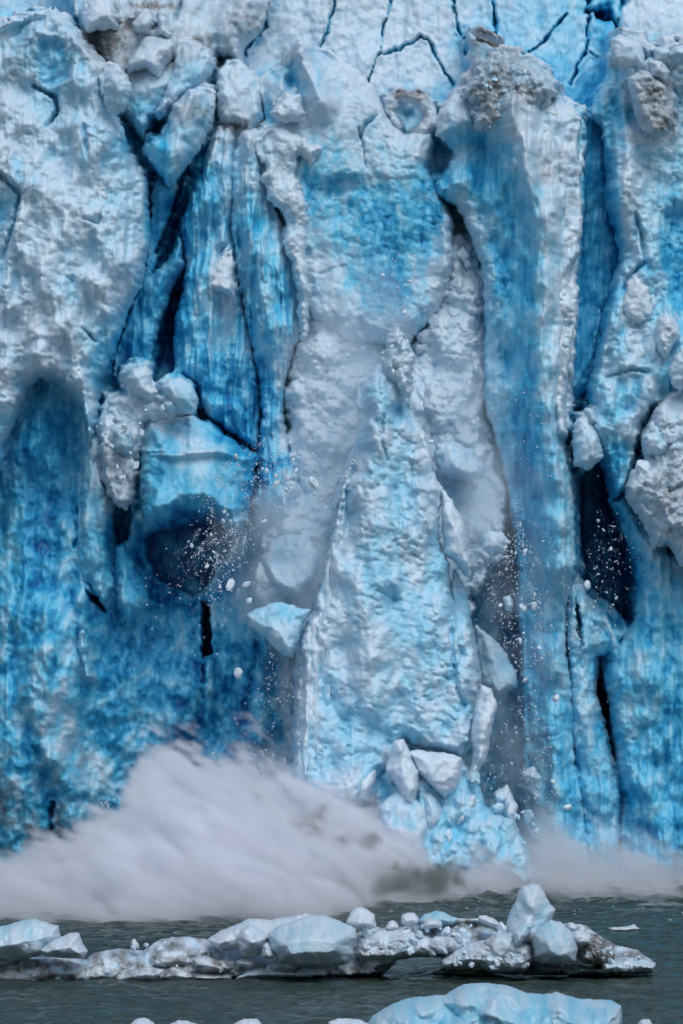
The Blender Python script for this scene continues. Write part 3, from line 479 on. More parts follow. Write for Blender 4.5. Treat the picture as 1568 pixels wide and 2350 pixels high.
# slabs right of the spire
for P_, Yz, lb, tn_ in [([(1000,1020),(1040,1010),(1090,1035),(1115,1070),(1110,1100),(1060,1105),(1010,1090),(995,1050)], 397, 'pale blue slab emerging from the powder right of the spire', .24), ([(1015,1120),(1040,1150),(1065,1200),(1080,1260),(1100,1300),(1080,1340),(1050,1300),(1020,1270),(1012,1190)], 394, 'cream-white slab leaning against the right side of the spire', .04),
               ([(1105,1230),(1122,1216),(1150,1218),(1165,1240),(1160,1270),(1130,1277),(1108,1262)], 391, 'large rounded ice ball falling right of the spire', .2), ([(1040,1290),(1070,1350),(1085,1430),(1100,1520),(1110,1600),(1080,1560),(1050,1440),(1036,1360)], 395, 'teal-grey slab hugging the lower right side of the spire', .33),
               ([(1090,1430),(1150,1480),(1185,1540),(1190,1580),(1140,1600),(1100,1570)], 399, 'hazy pale blue block behind the right side of the spire', .3), ([(1156,1370),(1170,1365),(1178,1390),(1175,1405),(1160,1400)], 391, 'oval pale chunk falling below the large ice ball', .2),
               ([(565,1410),(590,1395),(640,1378),(690,1395),(712,1400),(695,1440),(685,1480),(672,1512),(640,1495),(600,1460),(572,1435)], 390, 'grey-green tilted slab with a sharp point, left of the spire', .34), ([(598,1280),(620,1240),(660,1225),(710,1230),(735,1270),(725,1330),(690,1370),(650,1370),(620,1340)], 395, 'powder-covered pale blue block bursting left of the spire', .2), ([(780,1110),(800,1040),(822,1010),(825,1050),(800,1130),(775,1180),(755,1170)], 396, 'pale cyan fin behind the left edge of the spire', .25)]:
    mass('ice_slab', P_, Yz, 1.6, 24, .05, .25, free=True, nz=.35, fac=.3, facsc=40, rag=5, toneabs=tn_, dirtmul=0, label=lb, cat='ice slab')
# left middle
mass('ice_ledge', [(325,965),(345,958),(380,962),(405,958),(440,952),(470,965),(500,985),(530,1010),(556,1030),(590,1045),(585,1090),(583,1120),(572,1180),(560,1215),(538,1228),(508,1200),(478,1190),(440,1190),(380,1200),(345,1215),(325,1195),(318,1100),(320,1020)], 399, 4.4, 50, 0, .35, nz=.4, fac=.4, facsc=80,
     feats=[([(330,1035),(400,1050),(500,1040),(585,1060)], .9, 14)], recess=[([(320,960),(440,960),(440,1040),(325,1040)], .6, 14)], cracks=[([(330,1042),(430,1045)], .6, 3)], label='big overhanging blue cube above the dark cave on the left', cat='ice block')
mass('ice_rubble', [(232,960),(250,915),(285,905),(290,860),(310,840),(335,835),(350,850),(372,890),(400,900),(445,950),(400,965),(330,970),(322,1050),(318,1100),(310,1150),(290,1180),(265,1160),(235,1110),(225,1040)], 398.3, 1.6, 34, 0, .25, nz=.4, rag=14, ragsc=24, rub=.8, rubsc=30, mat=M_RUB, toneabs=.12, label='crumbled whitish heap left of the big overhanging cube', cat='ice rubble')
for P_, lb, tn_ in [([(370,890),(385,868),(415,865),(440,880),(455,915),(450,945),(420,945),(390,925)], 'smooth rounded boulder on top of the left crumbled heap', .26), ([(290,870),(305,845),(335,840),(352,855),(345,885),(365,900),(350,920),(310,905)], 'upright lumpy block at the peak of the left crumbled heap', .16), ([(262,985),(300,985),(310,1030),(285,1050),(262,1030)], 'greenish block in the front of the left crumbled heap', .3), ([(372,925),(400,912),(408,935),(390,945)], 'small blue block tucked beside the smooth boulder', .3)]:
    mass('ice_block', P_, 395.4, 1.3, 24, 0, .15, nz=.2, fac=.35, facsc=40, toneabs=tn_, rag=5, label=lb, cat='ice block', group='blocks on the left crumbled heap')
mass('ice_buttress', [(185,930),(215,950),(240,1000),(250,1100),(262,1160),(250,1250),(262,1340),(240,1390),(215,1360),(200,1340),(205,1480),(215,1560),(195,1560),(175,1480),(185,1380),(178,1300),(182,1180),(190,1080)], 400.5, 1.8, 26, .2, 0, nz=.5, stk=.5, label='narrow pale buttress running down the left wall', cat='ice fin')
mass('ice_fin', [(262,1250),(285,1240),(300,1280),(330,1330),(345,1380),(320,1410),(295,1440),(270,1400),(265,1320)], 401.5, 1.6, 24, 0, .1, nz=.4, stk=.4, label='short pale fin left of the dark cave', cat='ice fin')

base_wall()

# ------------------------------------------------------------ water
def water():
    xs = np.concatenate([[-900, -400, -200, -120], np.arange(-70, 70.01, .32), [120, 200, 400, 900]])
    ys = np.concatenate([[-50, 60, 120, 170], np.arange(200, 405, .3), [430, 520, 900]]); X, Y = np.meshgrid(xs, ys)
    z = .32 * fbm(X / 3.0, Y / 1.9, 501, 4) + .10 * fbm(X / .9, Y / .7, 502, 3)
    churn = sm(325, 385, Y) * sm(-8, 10, X)                         # thrown up water before the right half of the front
    z = z + churn * (.9 * ridged(X / 7, Y / 4, 505, 4) - .7 + .35 * fbm(X / 1.5, Y / 1.1, 506, 4))
    z = z * sm(170, 210, Y) * sm(410, 402, Y) * sm(80, 66, np.abs(X))
    foam = np.clip(churn * (sm(.02, .35, fbm(X / 3, Y / 2, 507, 5) + .3 * z)) , 0, 1) * .8 + .5 * sm(.32, .42, fbm(X / 9, Y / 1.6, 508, 5)) * sm(300, 345, Y)
    idx = np.arange(X.size).reshape(X.shape); q = np.stack([idx[:-1, :-1].ravel(), idx[:-1, 1:].ravel(), idx[1:, 1:].ravel(), idx[1:, :-1].ravel()], 1)
    m = bpy.data.materials.new('fjord_water'); m.use_nodes = True; t = m.node_tree; L = t.links; p = t.nodes['Principled BSDF']
    at = nn(t, 'ShaderNodeAttribute', attribute_name='foam'); tc = nn(t, 'ShaderNodeTexCoord')
    n = noise(t, tc.outputs['Object'], 1.3, 6, .7); f = mth(t, 'MULTIPLY', at.outputs['Fac'], mth(t, 'MULTIPLY', n, 1.6), clamp=True)
    mx = nn(t, 'ShaderNodeMix', data_type='RGBA'); L.new(f, mx.inputs[0]); mx.inputs[6].default_value = (.040, .068, .058, 1); mx.inputs[7].default_value = (.42, .47, .5, 1)
    L.new(mx.outputs[2], p.inputs['Base Color']); p.inputs['Roughness'].default_value = .12; p.inputs['IOR'].default_value = 1.33; p.inputs['Specular IOR Level'].default_value = .35
    mp = nn(t, 'ShaderNodeMapping'); mp.inputs['Scale'].default_value = (1, 2.2, 1); L.new(tc.outputs['Object'], mp.inputs[0])
    bp = nn(t, 'ShaderNodeBump'); bp.inputs['Strength'].default_value = 1; bp.inputs['Distance'].default_value = .6
    L.new(mth(t, 'ADD', noise(t, mp.outputs[0], 1.4, 5, .6), mth(t, 'MULTIPLY', noise(t, mp.outputs[0], .35, 3, .5), .8)), bp.inputs['Height']); L.new(bp.outputs[0], p.inputs['Normal'])
    o = mesh_obj('water', np.stack([X.ravel(), Y.ravel(), z.ravel()], 1), q, m, None, {'foam': foam})
    tag(o, 'dark grey-green fjord water with small ripples', 'water', kind='structure')
water()
def WL(y): return F * CAMH / (y - HZ)          # distance at which a waterline row lies
# ------------------------------------------------------------ floes and bergs
def dark_mat():
    m = bpy.data.materials.new('clear_black_ice'); m.use_nodes = True; t = m.node_tree; p = t.nodes['Principled BSDF']
    tc = nn(t, 'ShaderNodeTexCoord'); r = nn(t, 'ShaderNodeValToRGB'); t.links.new(noise(t, tc.outputs['Object'], 1.2, 6, .65), r.inputs[0])
    r.color_ramp.elements[0].color = (.006, .014, .016, 1); r.color_ramp.elements[0].position = .35; r.color_ramp.elements[1].color = (.06, .11, .12, 1); r.color_ramp.elements[1].position = .75
    t.links.new(r.outputs[0], p.inputs['Base Color']); p.inputs['Roughness'].default_value = .12
    bp = nn(t, 'ShaderNodeBump'); bp.inputs['Strength'].default_value = .6; bp.inputs['Distance'].default_value = .3
    t.links.new(noise(t, tc.outputs['Object'], 2.5, 5, .6), bp.inputs['Height']); t.links.new(bp.outputs[0], p.inputs['Normal']); return m
M_DARK = dark_mat()
YF = WL(2243)
def berg(name, P_, Y, bulge, edge, label, tn=.1, parent=None, group=None, cat='iceberg', **k):
    k = {**dict(fac=.1, facsc=60, nz=.12, nzsc=(40, 45), rag=2.5, ragsc=14, step=2., mat=M_BERG, conv=.8, back=1.), **k}
    tn = tn + .02
    return mass(name, P_, Y, bulge, edge, 0, k.pop('ty', .15), toneabs=tn, label=label, cat=cat, parent=parent, group=group, dirtmul=0, **k)
raft = berg('ice_floe', [(-160,2190),(0,2205),(40,2203),(90,2196),(200,2200),(215,2186),(275,2176),(330,2180),(372,2153),(430,2149),(478,2156),(520,2175),(600,2190),(680,2185),(800,2185),(812,2140),(864,2128),(890,2130),(960,2122),(1010,2112),(1060,2108),(1110,2108),(1150,2125),(1175,2125),(1235,2130),(1300,2118),(1345,2124),(1364,2138),(1409,2166),(1464,2181),(1504,2211),(1500,2232),(1434,2236),
       (1300,2236),(1205,2236),(1134,2236),(1010,2232),(1012,2197),(960,2196),(912,2204),(880,2238),(752,2243),(685,2238),(530,2248),(262,2254),(130,2258),(0,2262),(-160,2262)], YF + 1.5, 1.8, 26, 'long low raft of jammed ice across the water, brown silt on its ridges', .1, nz=.5, rub=.6, rubsc=30, ty=.9, adddirt=.9, mat=M_RUB, cat='ice floe', step=2.2)
for P_, dy, b, e, tn_, dd, rb in [([(0,2210),(60,2200),(130,2200),(205,2215),(260,2240),(262,2254),(130,2259),(-160,2262),(-160,2220)], -.8, 1.0, 24, .16, .25, .1), ([(165,2225),(230,2216),(275,2232),(262,2255),(165,2257)], -1.1, .7, 16, .14, .1, .1), ([(262,2240),(300,2225),(345,2217),(380,2225),(365,2252),(268,2254)], -1.3, .8, 20, .13, 0, .1),
        ([(340,2200),(365,2180),(400,2174),(430,2185),(445,2205),(435,2222),(350,2222)], -.6, 1., 24, .06, .1, .2), ([(362,2235),(395,2218),(430,2228),(470,2235),(530,2236),(532,2249),(365,2252)], -1.5, .7, 14, .12, 0, .1),
        ([(442,2200),(470,2192),(495,2200),(512,2215),(515,2230),(470,2232),(445,2220)], -1.7, .8, 18, .12, 0, 0), ([(480,2205),(515,2203),(537,2220),(525,2232),(490,2228)], -1.4, .6, 14, .12, 0, 0), ([(540,2205),(560,2197),(583,2203),(587,2215),(570,2222),(545,2218)], -1.6, .7, 14, .08, 0, 0),
        ([(565,2228),(620,2220),(670,2228),(690,2240),(600,2246),(540,2246)], -1.6, .6, 12, .14, 0, .3), ([(620,2215),(640,2200),(665,2199),(685,2212),(680,2228),(650,2232),(625,2228)], -2.0, .8, 14, .16, 0, .1), ([(670,2232),(700,2223),(740,2227),(753,2240),(680,2243)], -1.8, .5, 10, .16, 0, .3),
        ([(820,2150),(870,2135),(930,2135),(985,2150),(1010,2180),(1000,2196),(940,2195),(900,2203),(830,2203),(812,2190)], -1.0, 1.3, 24, .07, 0, .35), ([(1010,2205),(1040,2180),(1080,2165),(1130,2150),(1180,2150),(1215,2165),(1225,2200),(1205,2230),(1130,2233),(1100,2222),(1012,2222)], -1.6, 1.6, 28, .08, 0, .35),
        ([(975,2160),(1000,2148),(1040,2150),(1065,2170),(1045,2188),(1000,2190),(978,2180)], -1.5, .8, 18, .1, .15, .2), ([(1110,2160),(1140,2140),(1180,2140),(1200,2160),(1190,2195),(1150,2210),(1120,2195)], -2.6, .8, 20, .17, 0, 0),
        ([(1326,2160),(1345,2140),(1375,2145),(1408,2168),(1412,2200),(1380,2215),(1335,2212),(1322,2190)], -1.0, 1.2, 22, .1, 1.5, .5), ([(1380,2208),(1430,2196),(1480,2200),(1504,2214),(1498,2229),(1430,2234),(1380,2230)], -1.0, 1.0, 14, .18, 0, .35)]:
    berg('ice_lump', P_, YF + dy, b, e, None, tn_, parent=raft, rub=rb, rubsc=16, adddirt=dd * 1.5 + (.9 if P_[0][0] < 500 else .4), mat=M_RUB if rb > .15 else M_BERG)
berg('dark_ice', [(615,2215),(700,2218),(800,2205),(905,2200),(900,2215),(880,2237),(840,2240),(740,2243),(700,2240)], YF + .3, 1.0, 12, None, .9, parent=raft, mat=M_DARK, nz=.3, step=2.5)
berg('dark_ice', [(985,2232),(1020,2219),(1080,2221),(1110,2236),(1050,2240),(985,2238)], YF - .4, .8, 8, None, .9, parent=raft, mat=M_DARK, nz=.3, step=2.5)
berg('dark_ice', [(1195,2218),(1225,2205),(1320,2210),(1400,2214),(1430,2238),(1300,2238),(1200,2238)], YF - .6, 1.0, 10, None, .9, parent=raft, mat=M_DARK, nz=.3, step=2.5)
for nm, P_, dy, b, e, tn_, lb, kw in [
    ('iceberg', [(-160,2150),(-60,2115),(0,2126),(30,2118),(50,2113),(77,2107),(105,2116),(135,2124),(141,2151),(125,2175),(95,2193),(50,2203),(0,2208),(-160,2215)], -1.4, 2.6, 50, .2, 'blue-grey iceberg at the left edge of the raft', dict(fac=.4, facsc=60, ty=.2)),
    ('iceberg', [(92,2181),(112,2164),(135,2151),(160,2140),(182,2141),(192,2166),(203,2183),(192,2200),(150,2198),(108,2196)], -3.0, 1.5, 30, .14, 'small tilted iceberg leaning on the right of the blue-grey one', dict(fac=.25, facsc=50)),
    ('iceberg', [(477,2156),(505,2136),(557,2115),(572,2107),(625,2110),(675,2101),(705,2096),(740,2102),(770,2125),(760,2160),(640,2175),(560,2180),(500,2182)], -.4, 1.8, 36, .08, 'flat-topped white slab berg behind the great boulder', dict(ty=.4)),
    ('iceberg', [(542,2150),(555,2130),(575,2122),(600,2130),(616,2150),(612,2180),(590,2196),(562,2196),(548,2180)], -2.2, 1.3, 34, .13, 'rounded knobbly berg at the left of the great smooth boulder', {}),
    ('iceberg', [(614,2141),(640,2126),(700,2103),(740,2099),(770,2108),(790,2118),(816,2131),(819,2151),(811,2171),(812,2190),(800,2212),(750,2222),(684,2219),(640,2204),(618,2175)], -3.0, 2.6, 64, .2, 'great smooth pale blue boulder of ice in the middle of the raft', dict(nz=.06)),
    ('iceberg', [(794,2116),(804,2095),(816,2082),(830,2081),(845,2086),(859,2096),(865,2126),(845,2136),(818,2134),(800,2125)], -1.2, 1.4, 26, .05, 'blocky white berg behind the right end of the great boulder', dict(fac=.25, facsc=40)),
    ('iceberg', [(882,2133),(892,2117),(901,2110),(910,2117),(918,2130),(900,2138)], -.6, .7, 14, .04, 'small pointed white berg just right of the blocky one', {}),
    ('iceberg', [(920,2112),(922,2101),(939,2093),(952,2096),(960,2105),(961,2121),(940,2127),(924,2123)], -.6, .9, 18, .04, 'small round white berg beside the blue wedge', {}),
    ('iceberg', [(958,2112),(975,2098),(1004,2088),(1020,2093),(1034,2101),(1059,2108),(1040,2124),(975,2126)], .8, .9, 18, .36, 'bright blue wedge berg at the back of the raft', dict(fac=.3, facsc=30)),
    ('iceberg', [(967,2124),(980,2110),(999,2105),(1013,2115),(1018,2128),(980,2132)], -.9, .7, 14, .05, 'low white dome in front of the blue wedge', {}),
    ('iceberg', [(1094,2108),(1100,2100),(1114,2099),(1132,2106),(1146,2118),(1147,2128),(1125,2125),(1102,2118)], -.3, .7, 14, .06, 'egg-shaped white berg left of the tall pinnacle', {}),
    ('iceberg', [(1160,2140),(1164,2115),(1171,2091),(1184,2066),(1190,2045),(1198,2034),(1219,2027),(1239,2030),(1251,2051),(1264,2073),(1276,2088),(1269,2106),(1250,2140),(1224,2170),(1180,2165)], -.8, 2.2, 46, .2, 'tall rounded pinnacle rising highest from the raft', dict(nz=.25, ty=.25)),
    ('iceberg', [(1176,2140),(1190,2124),(1204,2115),(1218,2117),(1224,2126),(1214,2146),(1198,2165),(1184,2173),(1178,2160)], -3.2, .8, 16, .25, 'small grey shard leaning before the tall pinnacle', {}),
    ('iceberg', [(1221,2160),(1226,2142),(1236,2129),(1262,2110),(1289,2116),(1314,2141),(1327,2176),(1320,2206),(1284,2217),(1249,2213),(1228,2195)], -2.8, 2.0, 46, .22, 'smooth grey-blue dome right of the tall pinnacle', dict(nz=.06)),
    ('iceberg', [(1300,2128),(1304,2116),(1318,2117),(1326,2130),(1320,2138),(1305,2138)], -1.2, .6, 12, .08, 'small white block behind the smooth grey-blue dome', {}),
    ('iceberg', [(1326,2134),(1330,2123),(1338,2122),(1346,2136),(1342,2144),(1330,2142)], -1.3, .5, 10, .06, 'tiny pinkish-white block right of the dome at the back', {}),
    ('iceberg', [(1310,2150),(1318,2136),(1335,2133),(1356,2145),(1356,2166),(1330,2172),(1315,2165)], -2., .9, 16, .08, 'white lump between the dome and the brown silt patch', dict(rub=.2, rubsc=14)),
    ('iceberg', [(299,2176),(301,2160),(309,2153),(318,2165),(322,2177)], .2, .4, 10, .05, 'tiny upright white shard on the left of the raft', {}),
    ('iceberg', [(327,2170),(332,2163),(341,2163),(346,2170),(338,2174)], .2, .35, 8, .05, 'tiny white ball beside the upright shard on the raft', {}),
    ('iceberg', [(600,2190),(604,2168),(614,2160),(622,2175),(632,2195),(620,2202),(604,2200)], -3.6, .7, 12, .12, 'narrow white block at the foot of the great boulder', {})]:
    berg(nm, P_, YF + dy, b, e, lb, tn_, group='bergs on the raft', **kw)
YN = 238
berg('iceberg', [(840,2360),(854,2331),(900,2304),(934,2291),(954,2287),(1024,2283),(1045,2268),(1064,2258),(1104,2255),(1164,2261),(1214,2278),(1249,2281),(1279,2275),(1300,2283),(1324,2291),(1404,2295),(1426,2306),(1429,2350),(1435,2420),(830,2420)], YN, 3.2, 50, 'long low pale blue iceberg nearest the viewer at the bottom', .34, ty=.45, fac=.5, facsc=90, nz=.3, feats=[([(1020,2290),(1100,2300),(1180,2340)], .5, 26), ([(1240,2290),(1330,2330)], .5, 24)], cracks=[([(1010,2295),(1060,2330)], .3, 4)])
for P_, lb in [([(298,2352),(310,2340),(330,2335),(352,2344),(362,2358),(300,2368)], 'small white floe cut by the bottom edge at the left'), ([(390,2350),(410,2342),(430,2343),(462,2352),(440,2368),(395,2366)], 'flat white floe right of the leftmost one at the bottom edge'), ([(533,2352),(560,2337),(590,2337),(606,2354),(580,2368),(540,2366)], 'grey-blue floe at the bottom edge left of centre'),
               ([(752,2345),(775,2338),(800,2338),(830,2340),(850,2350),(840,2366),(760,2366)], 'crumbly white floe against the left tip of the nearest iceberg'), ([(1462,2352),(1470,2340),(1490,2338),(1498,2350),(1490,2364),(1468,2364)], 'small pinkish floe at the bottom right')]:
    berg('ice_floe', P_, YN, .7, 14, lb, .12, cat='ice floe', group='small floes at the bottom edge')
berg('ice_floe', [(1395,2130),(1410,2127),(1432,2125),(1456,2122),(1465,2129),(1478,2134),(1440,2138),(1400,2136)], WL(2136), .8, 6, 'thin white floe drifting beyond the right end of the raft', .06, cat='ice floe')
rnd = random.Random(4)
def chunk_mesh(name, seed, mat):
    import bmesh
    bm = bmesh.new(); bmesh.ops.create_icosphere(bm, subdivisions=2, radius=1); r = random.Random(seed)
    pl = [(np.array([r.gauss(0, 1) for _ in range(3)]), r.uniform(.45, .8)) for _ in range(9)]
    for v in bm.verts:
        c = np.array(v.co)
        for n, d in pl:
            n = n / np.linalg.norm(n); k = c @ n
            if k > d: c = c - (k - d) * n
        v.co = c * np.array([1, .8, .75])
    me = bpy.data.meshes.new(name); bm.to_mesh(me); bm.free(); me.materials.append(mat)
    for n_, v_ in (('tone', .02), ('dirt', 0)):
        a_ = me.attributes.new(n_, 'FLOAT', 'POINT'); a_.data.foreach_set('value', np.full(len(me.vertices), v_, np.float32))
    return me
CH = [chunk_mesh('ice_fragment', 50 + i, M_SNOW) for i in range(8)]
def boulder_mesh(name, seed, mat, tn):
    import bmesh
    bm = bmesh.new(); bmesh.ops.create_icosphere(bm, subdivisions=4, radius=1); r = random.Random(seed)
    V = np.array([v.co for v in bm.verts])
    for _ in range(11):
        n = np.array([r.gauss(0, 1) for _ in range(3)]); n /= np.linalg.norm(n); d = r.uniform(.5, .85); k = V @ n; V = V - np.clip(k - d, 0, 1)[:, None] * n * .92
    nz_ = fbm(V[:, 0] * 1.6 + V[:, 2], V[:, 1] * 1.6 - V[:, 2] * 1.3, seed, 5); V = V * (1 + .22 * nz_)[:, None] * np.array([1, .85, .8])
    for v, c_ in zip(bm.verts, V): v.co = c_
    me = bpy.data.meshes.new(name); bm.to_mesh(me); bm.free(); me.materials.append(mat)
    me.polygons.foreach_set('use_smooth', np.ones(len(me.polygons), bool))
    for n_, v_ in (('tone', tn + .12 * nz_), ('dirt', 0 * nz_)):
        a_ = me.attributes.new(n_, 'FLOAT', 'POINT'); a_.data.foreach_set('value', v_.astype(np.float32))
    return me
BD = {t_: [boulder_mesh('ice_boulder', 70 + i, M_SNOW if t_ < .1 else M_RUB, t_) for i in range(5)] for t_ in (.06, .2, .36)}
def boulders(pts, Y, n, r0, r1, tn, label, group, dY=0.):
    P_ = np.array(pts, float); a0 = P_.min(0); a1 = P_.max(0); k = 0
    while k < n:
        x, y = rnd.uniform(a0[0], a1[0]), rnd.uniform(a0[1], a1[1])
        if not inside(np.array([x]), np.array([y]), pts)[0]: continue
        k += 1; r = min(r1, r0 * rnd.paretovariate(1.6)) * Y / F
        o = bpy.data.objects.new('ice_boulder', rnd.choice(BD[tn])); COL.objects.link(o); o.location = W(x, y, Y + rnd.uniform(-.5, .5) + dY * (y - a0[1]))
        o.scale = (r * rnd.uniform(.8, 1.4), r, r * rnd.uniform(.7, 1.1)); o.rotation_euler = (rnd.uniform(0, 6), rnd.uniform(0, 6), rnd.uniform(0, 6)); tag(o, label, 'ice boulder', group)
boulders([(960,650),(1020,560),(1080,590),(1108,700),(1110,860),(1080,1000),(1040,1080),(980,960)], 401.2, 34, 7, 22, .06, 'white boulder in the heap along the right side of the alcove', 'boulders right of the alcove')
boulders([(700,700),(760,690),(860,790),(820,900),(800,1060),(720,1060),(670,960)], 400.2, 22, 5, 14, .06, 'white boulder sliding down the left side of the alcove', 'boulders left of the alcove')
boulders([(1000,540),(1060,545),(1075,590),(1010,600)], 402, 8, 9, 18, .2, 'pale boulder under the small blue hollow beside the tall pillar', 'boulders under the blue hollow')
boulders([(1450,1090),(1500,960),(1600,900),(1600,1280),(1540,1230),(1480,1180)], 395.2, 30, 7, 20, .06, 'white boulder in the overhanging rubble at the right edge', 'boulders of the right rubble')
boulders([(240,980),(300,930),(400,930),(330,960),(310,1120),(250,1090)], 394.2, 20, 5, 13, .06, 'white boulder in the crumbled heap left of the overhanging cube', 'boulders of the left heap')
boulders([(1060,1760),(1130,1800),(1230,1860),(1240,1960),(1080,1940)], 387.5, 30, 5, 18, .2, 'pale broken boulder between the spire foot and the mist', 'boulders at the spire foot')
boulders([(870,1860),(1060,1860),(1150,1960),(1140,2020),(980,2010)], 385.6, 16, 7, 20, .36, 'blue broken boulder low at the spire foot', 'blue boulders at the spire foot')
boulders([(230,2185),(430,2155),(480,2175),(600,2195),(640,2225),(300,2240),(60,2240),(100,2205)], YF - .6, 26, 2.5, 8, .06, 'small lump of ice scattered over the left half of the raft', 'lumps on the left raft', dY=-.02)
boulders([(840,2140),(960,2125),(1150,2122),(1160,2150),(1000,2190),(850,2180)], YF - 1., 55, 5, 15, .06, 'white lump piled on the middle of the raft', 'lumps on the middle raft', dY=-.02)
boulders([(1040,2190),(1180,2170),(1215,2215),(1050,2225)], YF - 3.2, 22, 4, 11, .06, 'white lump before the tall pinnacle on the raft', 'lumps before the pinnacle')
boulders([(1340,2150),(1400,2170),(1490,2205),(1400,2215)], YF - 2., 18, 3, 8, .06, 'dirty white lump around the brown patch on the raft', 'lumps by the brown patch')
boulders([(880,770),(940,775),(950,850),(900,860)], 390.4, 9, 5, 11, .06, 'white lump on the crown of the falling spire', 'lumps on the spire crown')
boulders([(1090,180),(1180,130),(1260,200),(1200,240),(1120,300)], 395.0, 40, 3.5, 10, .2, 'grey-white lump in the rubble cap of the tall pillar', 'lumps on the pillar cap')
def frag(name, px, py, Y, rpx, label, cat, group, flat=1.):
    o = bpy.data.objects.new(name, CH[rnd.randrange(8)]); COL.objects.link(o)
    x, y, z = W(px, py, Y); o.location = (x, y, z); r = rpx * Y / F; o.scale = (r * rnd.uniform(.8, 1.3), r, r * rnd.uniform(.6, 1.) * flat)
    o.rotation_euler = (rnd.uniform(0, 6) if flat == 1 else 0, rnd.uniform(0, 6) if flat == 1 else 0, rnd.uniform(0, 6)); tag(o, label, cat, group)
for x, y, r, lb in [(528,1340,13,'double white chunk falling left of the grey-green slab'), (565,1342,10,'wedge-shaped white chunk right of the double one'), (571,1378,9,'oval white chunk low in the left burst of fragments'), (548,1545,14,'thin flat white chip falling before the lower left blue wall'), (636,1109,9,'bright white chunk above the powder-covered block'), (660,1097,9,'white chunk highest in the left burst'),
                    (721,1112,14,'long white bar-shaped chunk left of the spire'), (680,1080,7,'small white chunk at the tip of the teal curtain'), (607,1196,6,'little white chunk at the left of the powder puff'), (1200,1396,9,'angular white chunk lowest on the right of the spire'), (1224,1390,9,'split white chunk right of the angular one'), (1204,1562,9,'pointed white chunk below the right cluster'),
                    (1275,1602,9,'flat white chip before the right fin'), (1269,1794,8,'heart-shaped white chunk at the lower right'), (1304,1852,12,'white chunk next to the pale knob at the lower right'), (1348,1345,11,'round white ball before the right cave'), (1165,1245,8,'knobby white lump stuck beside the large ice ball'), (990,1014,8,'round white ball just right of the spire shoulder')]:
    frag('ice_chunk', x, y, 388.5 if x < 1000 else 389.5, r * 1.2, lb, 'ice chunk', 'larger chunks falling in the air')
spots = [(510,1260,45,95,50), (600,1120,70,60,40), (690,1090,60,60,22), (920,700,45,90,34), (1180,1300,60,90,40), (1230,1480,60,120,34), (1390,1280,45,90,22), (1180,1700,50,90,20), (860,1010,130,90,14)]
for x, y, sx, sy, n in spots:
    for k in range(n):
        px, py = rnd.gauss(x, sx * .6), rnd.gauss(y, sy * .6)
        frag('ice_fragment', px, py, rnd.uniform(387.5, 390) if x != 860 and x != 920 else rnd.uniform(395, 398), min(8, rnd.paretovariate(1.7) * 1.7), 'small white ice fragment falling through the air before the glacier', 'ice fragment', 'small fragments falling')
for k in range(70):
    if k >= 26:
        py = rnd.uniform(2066, 2130); px = rnd.uniform(1090, 1568) if k % 3 else rnd.uniform(850, 1100)
        Y = WL(py); frag('brash_ice', px, py, Y, rnd.uniform(1.5, 5), 'low bit of brash ice drifting in the churned water beyond the raft', 'brash ice', 'brash ice beyond the raft', .4); continue
   
    py = rnd.choice([rnd.uniform(2128, 2160), rnd.uniform(2128, 2145), rnd.uniform(2160, 2225)]); px = rnd.uniform(200, 480) if py < 2160 and k % 2 else rnd.uniform(1330, 1568) if py < 2165 else rnd.uniform(1505, 1568)
    Y = WL(py); frag('brash_ice', px, py, Y, rnd.uniform(2.5, 7), 'low bit of brash ice floating beside the long raft', 'brash ice', 'bits of brash ice', .3)
# powder too fine to count
def specks():
    r = np.random.default_rng(5); P3 = []; n = 0; co = []; fc = []
    for x, y, sx, sy, k in [(515,1270,45,110,1300), (580,1160,60,70,500), (650,1080,60,60,400), (930,690,60,100,700), (1190,1280,60,110,900), (1230,1500,60,160,600), (1390,1270,50,100,500), (1190,1750,80,130,700), (640,1600,30,120,300), (860,1000,120,100,500), (1220,1000,50,120,250), (400,1770,60,40,600), (300,1860,50,40,400), (560,1760,90,30,500), (1000,1990,60,30,300)]:
        k = int(k * (2.5 if x != 1390 else .8)); nt_ = 16; ti = r.integers(0, nt_, k); a_ = r.normal(0, .35, nt_) + (.35 if x < 700 else -.1 if x > 1100 else 0); tx0 = r.normal(x, sx * .7, nt_); ty0 = r.normal(y - sy * .5, sy * .5, nt_); ln = r.exponential(sy * .6, k); sp_ = 2.5 + ln * .13; px = tx0[ti] - np.sin(a_)[ti] * ln + r.normal(0, 1, k) * sp_; py = ty0[ti] + np.cos(a_)[ti] * ln + r.normal(0, 1, k) * sp_; Y = r.uniform(387, 391, k) if x not in (860, 930) else r.uniform(395, 399, k)
        s = (.45 + r.pareto(2.6, k)) * .9 * .03; s = np.minimum(s, .1)
        cx, cY, cz = W(px, py, Y); c = np.stack([cx, cY, cz], 1)
        off = np.array([[1, 0, 0], [-1, 0, 0], [0, 1, 0], [0, -1, 0], [0, 0, 1], [0, 0, -1]]) * 1.0
        v = c[:, None, :] + off[None] * s[:, None, None] * r.uniform(.5, 1.2, (k, 6, 1)); co.append(v.reshape(-1, 3))
        b = n + np.arange(k)[:, None, None] * 6; f = np.array([[0, 2, 4], [2, 1, 4], [1, 3, 4], [3, 0, 4], [2, 0, 5], [1, 2, 5], [3, 1, 5], [0, 3, 5]]); fc.append((b + f[None]).reshape(-1, 3)); n += k * 6
    co = np.concatenate(co); o = mesh_obj('ice_specks', co, np.concatenate(fc), M_SNOW, None, {'tone': np.full(len(co), .03), 'dirt': np.zeros(len(co))})
    tag(o, 'fine white ice specks sprayed through the air', 'ice specks', kind='stuff')
specks()

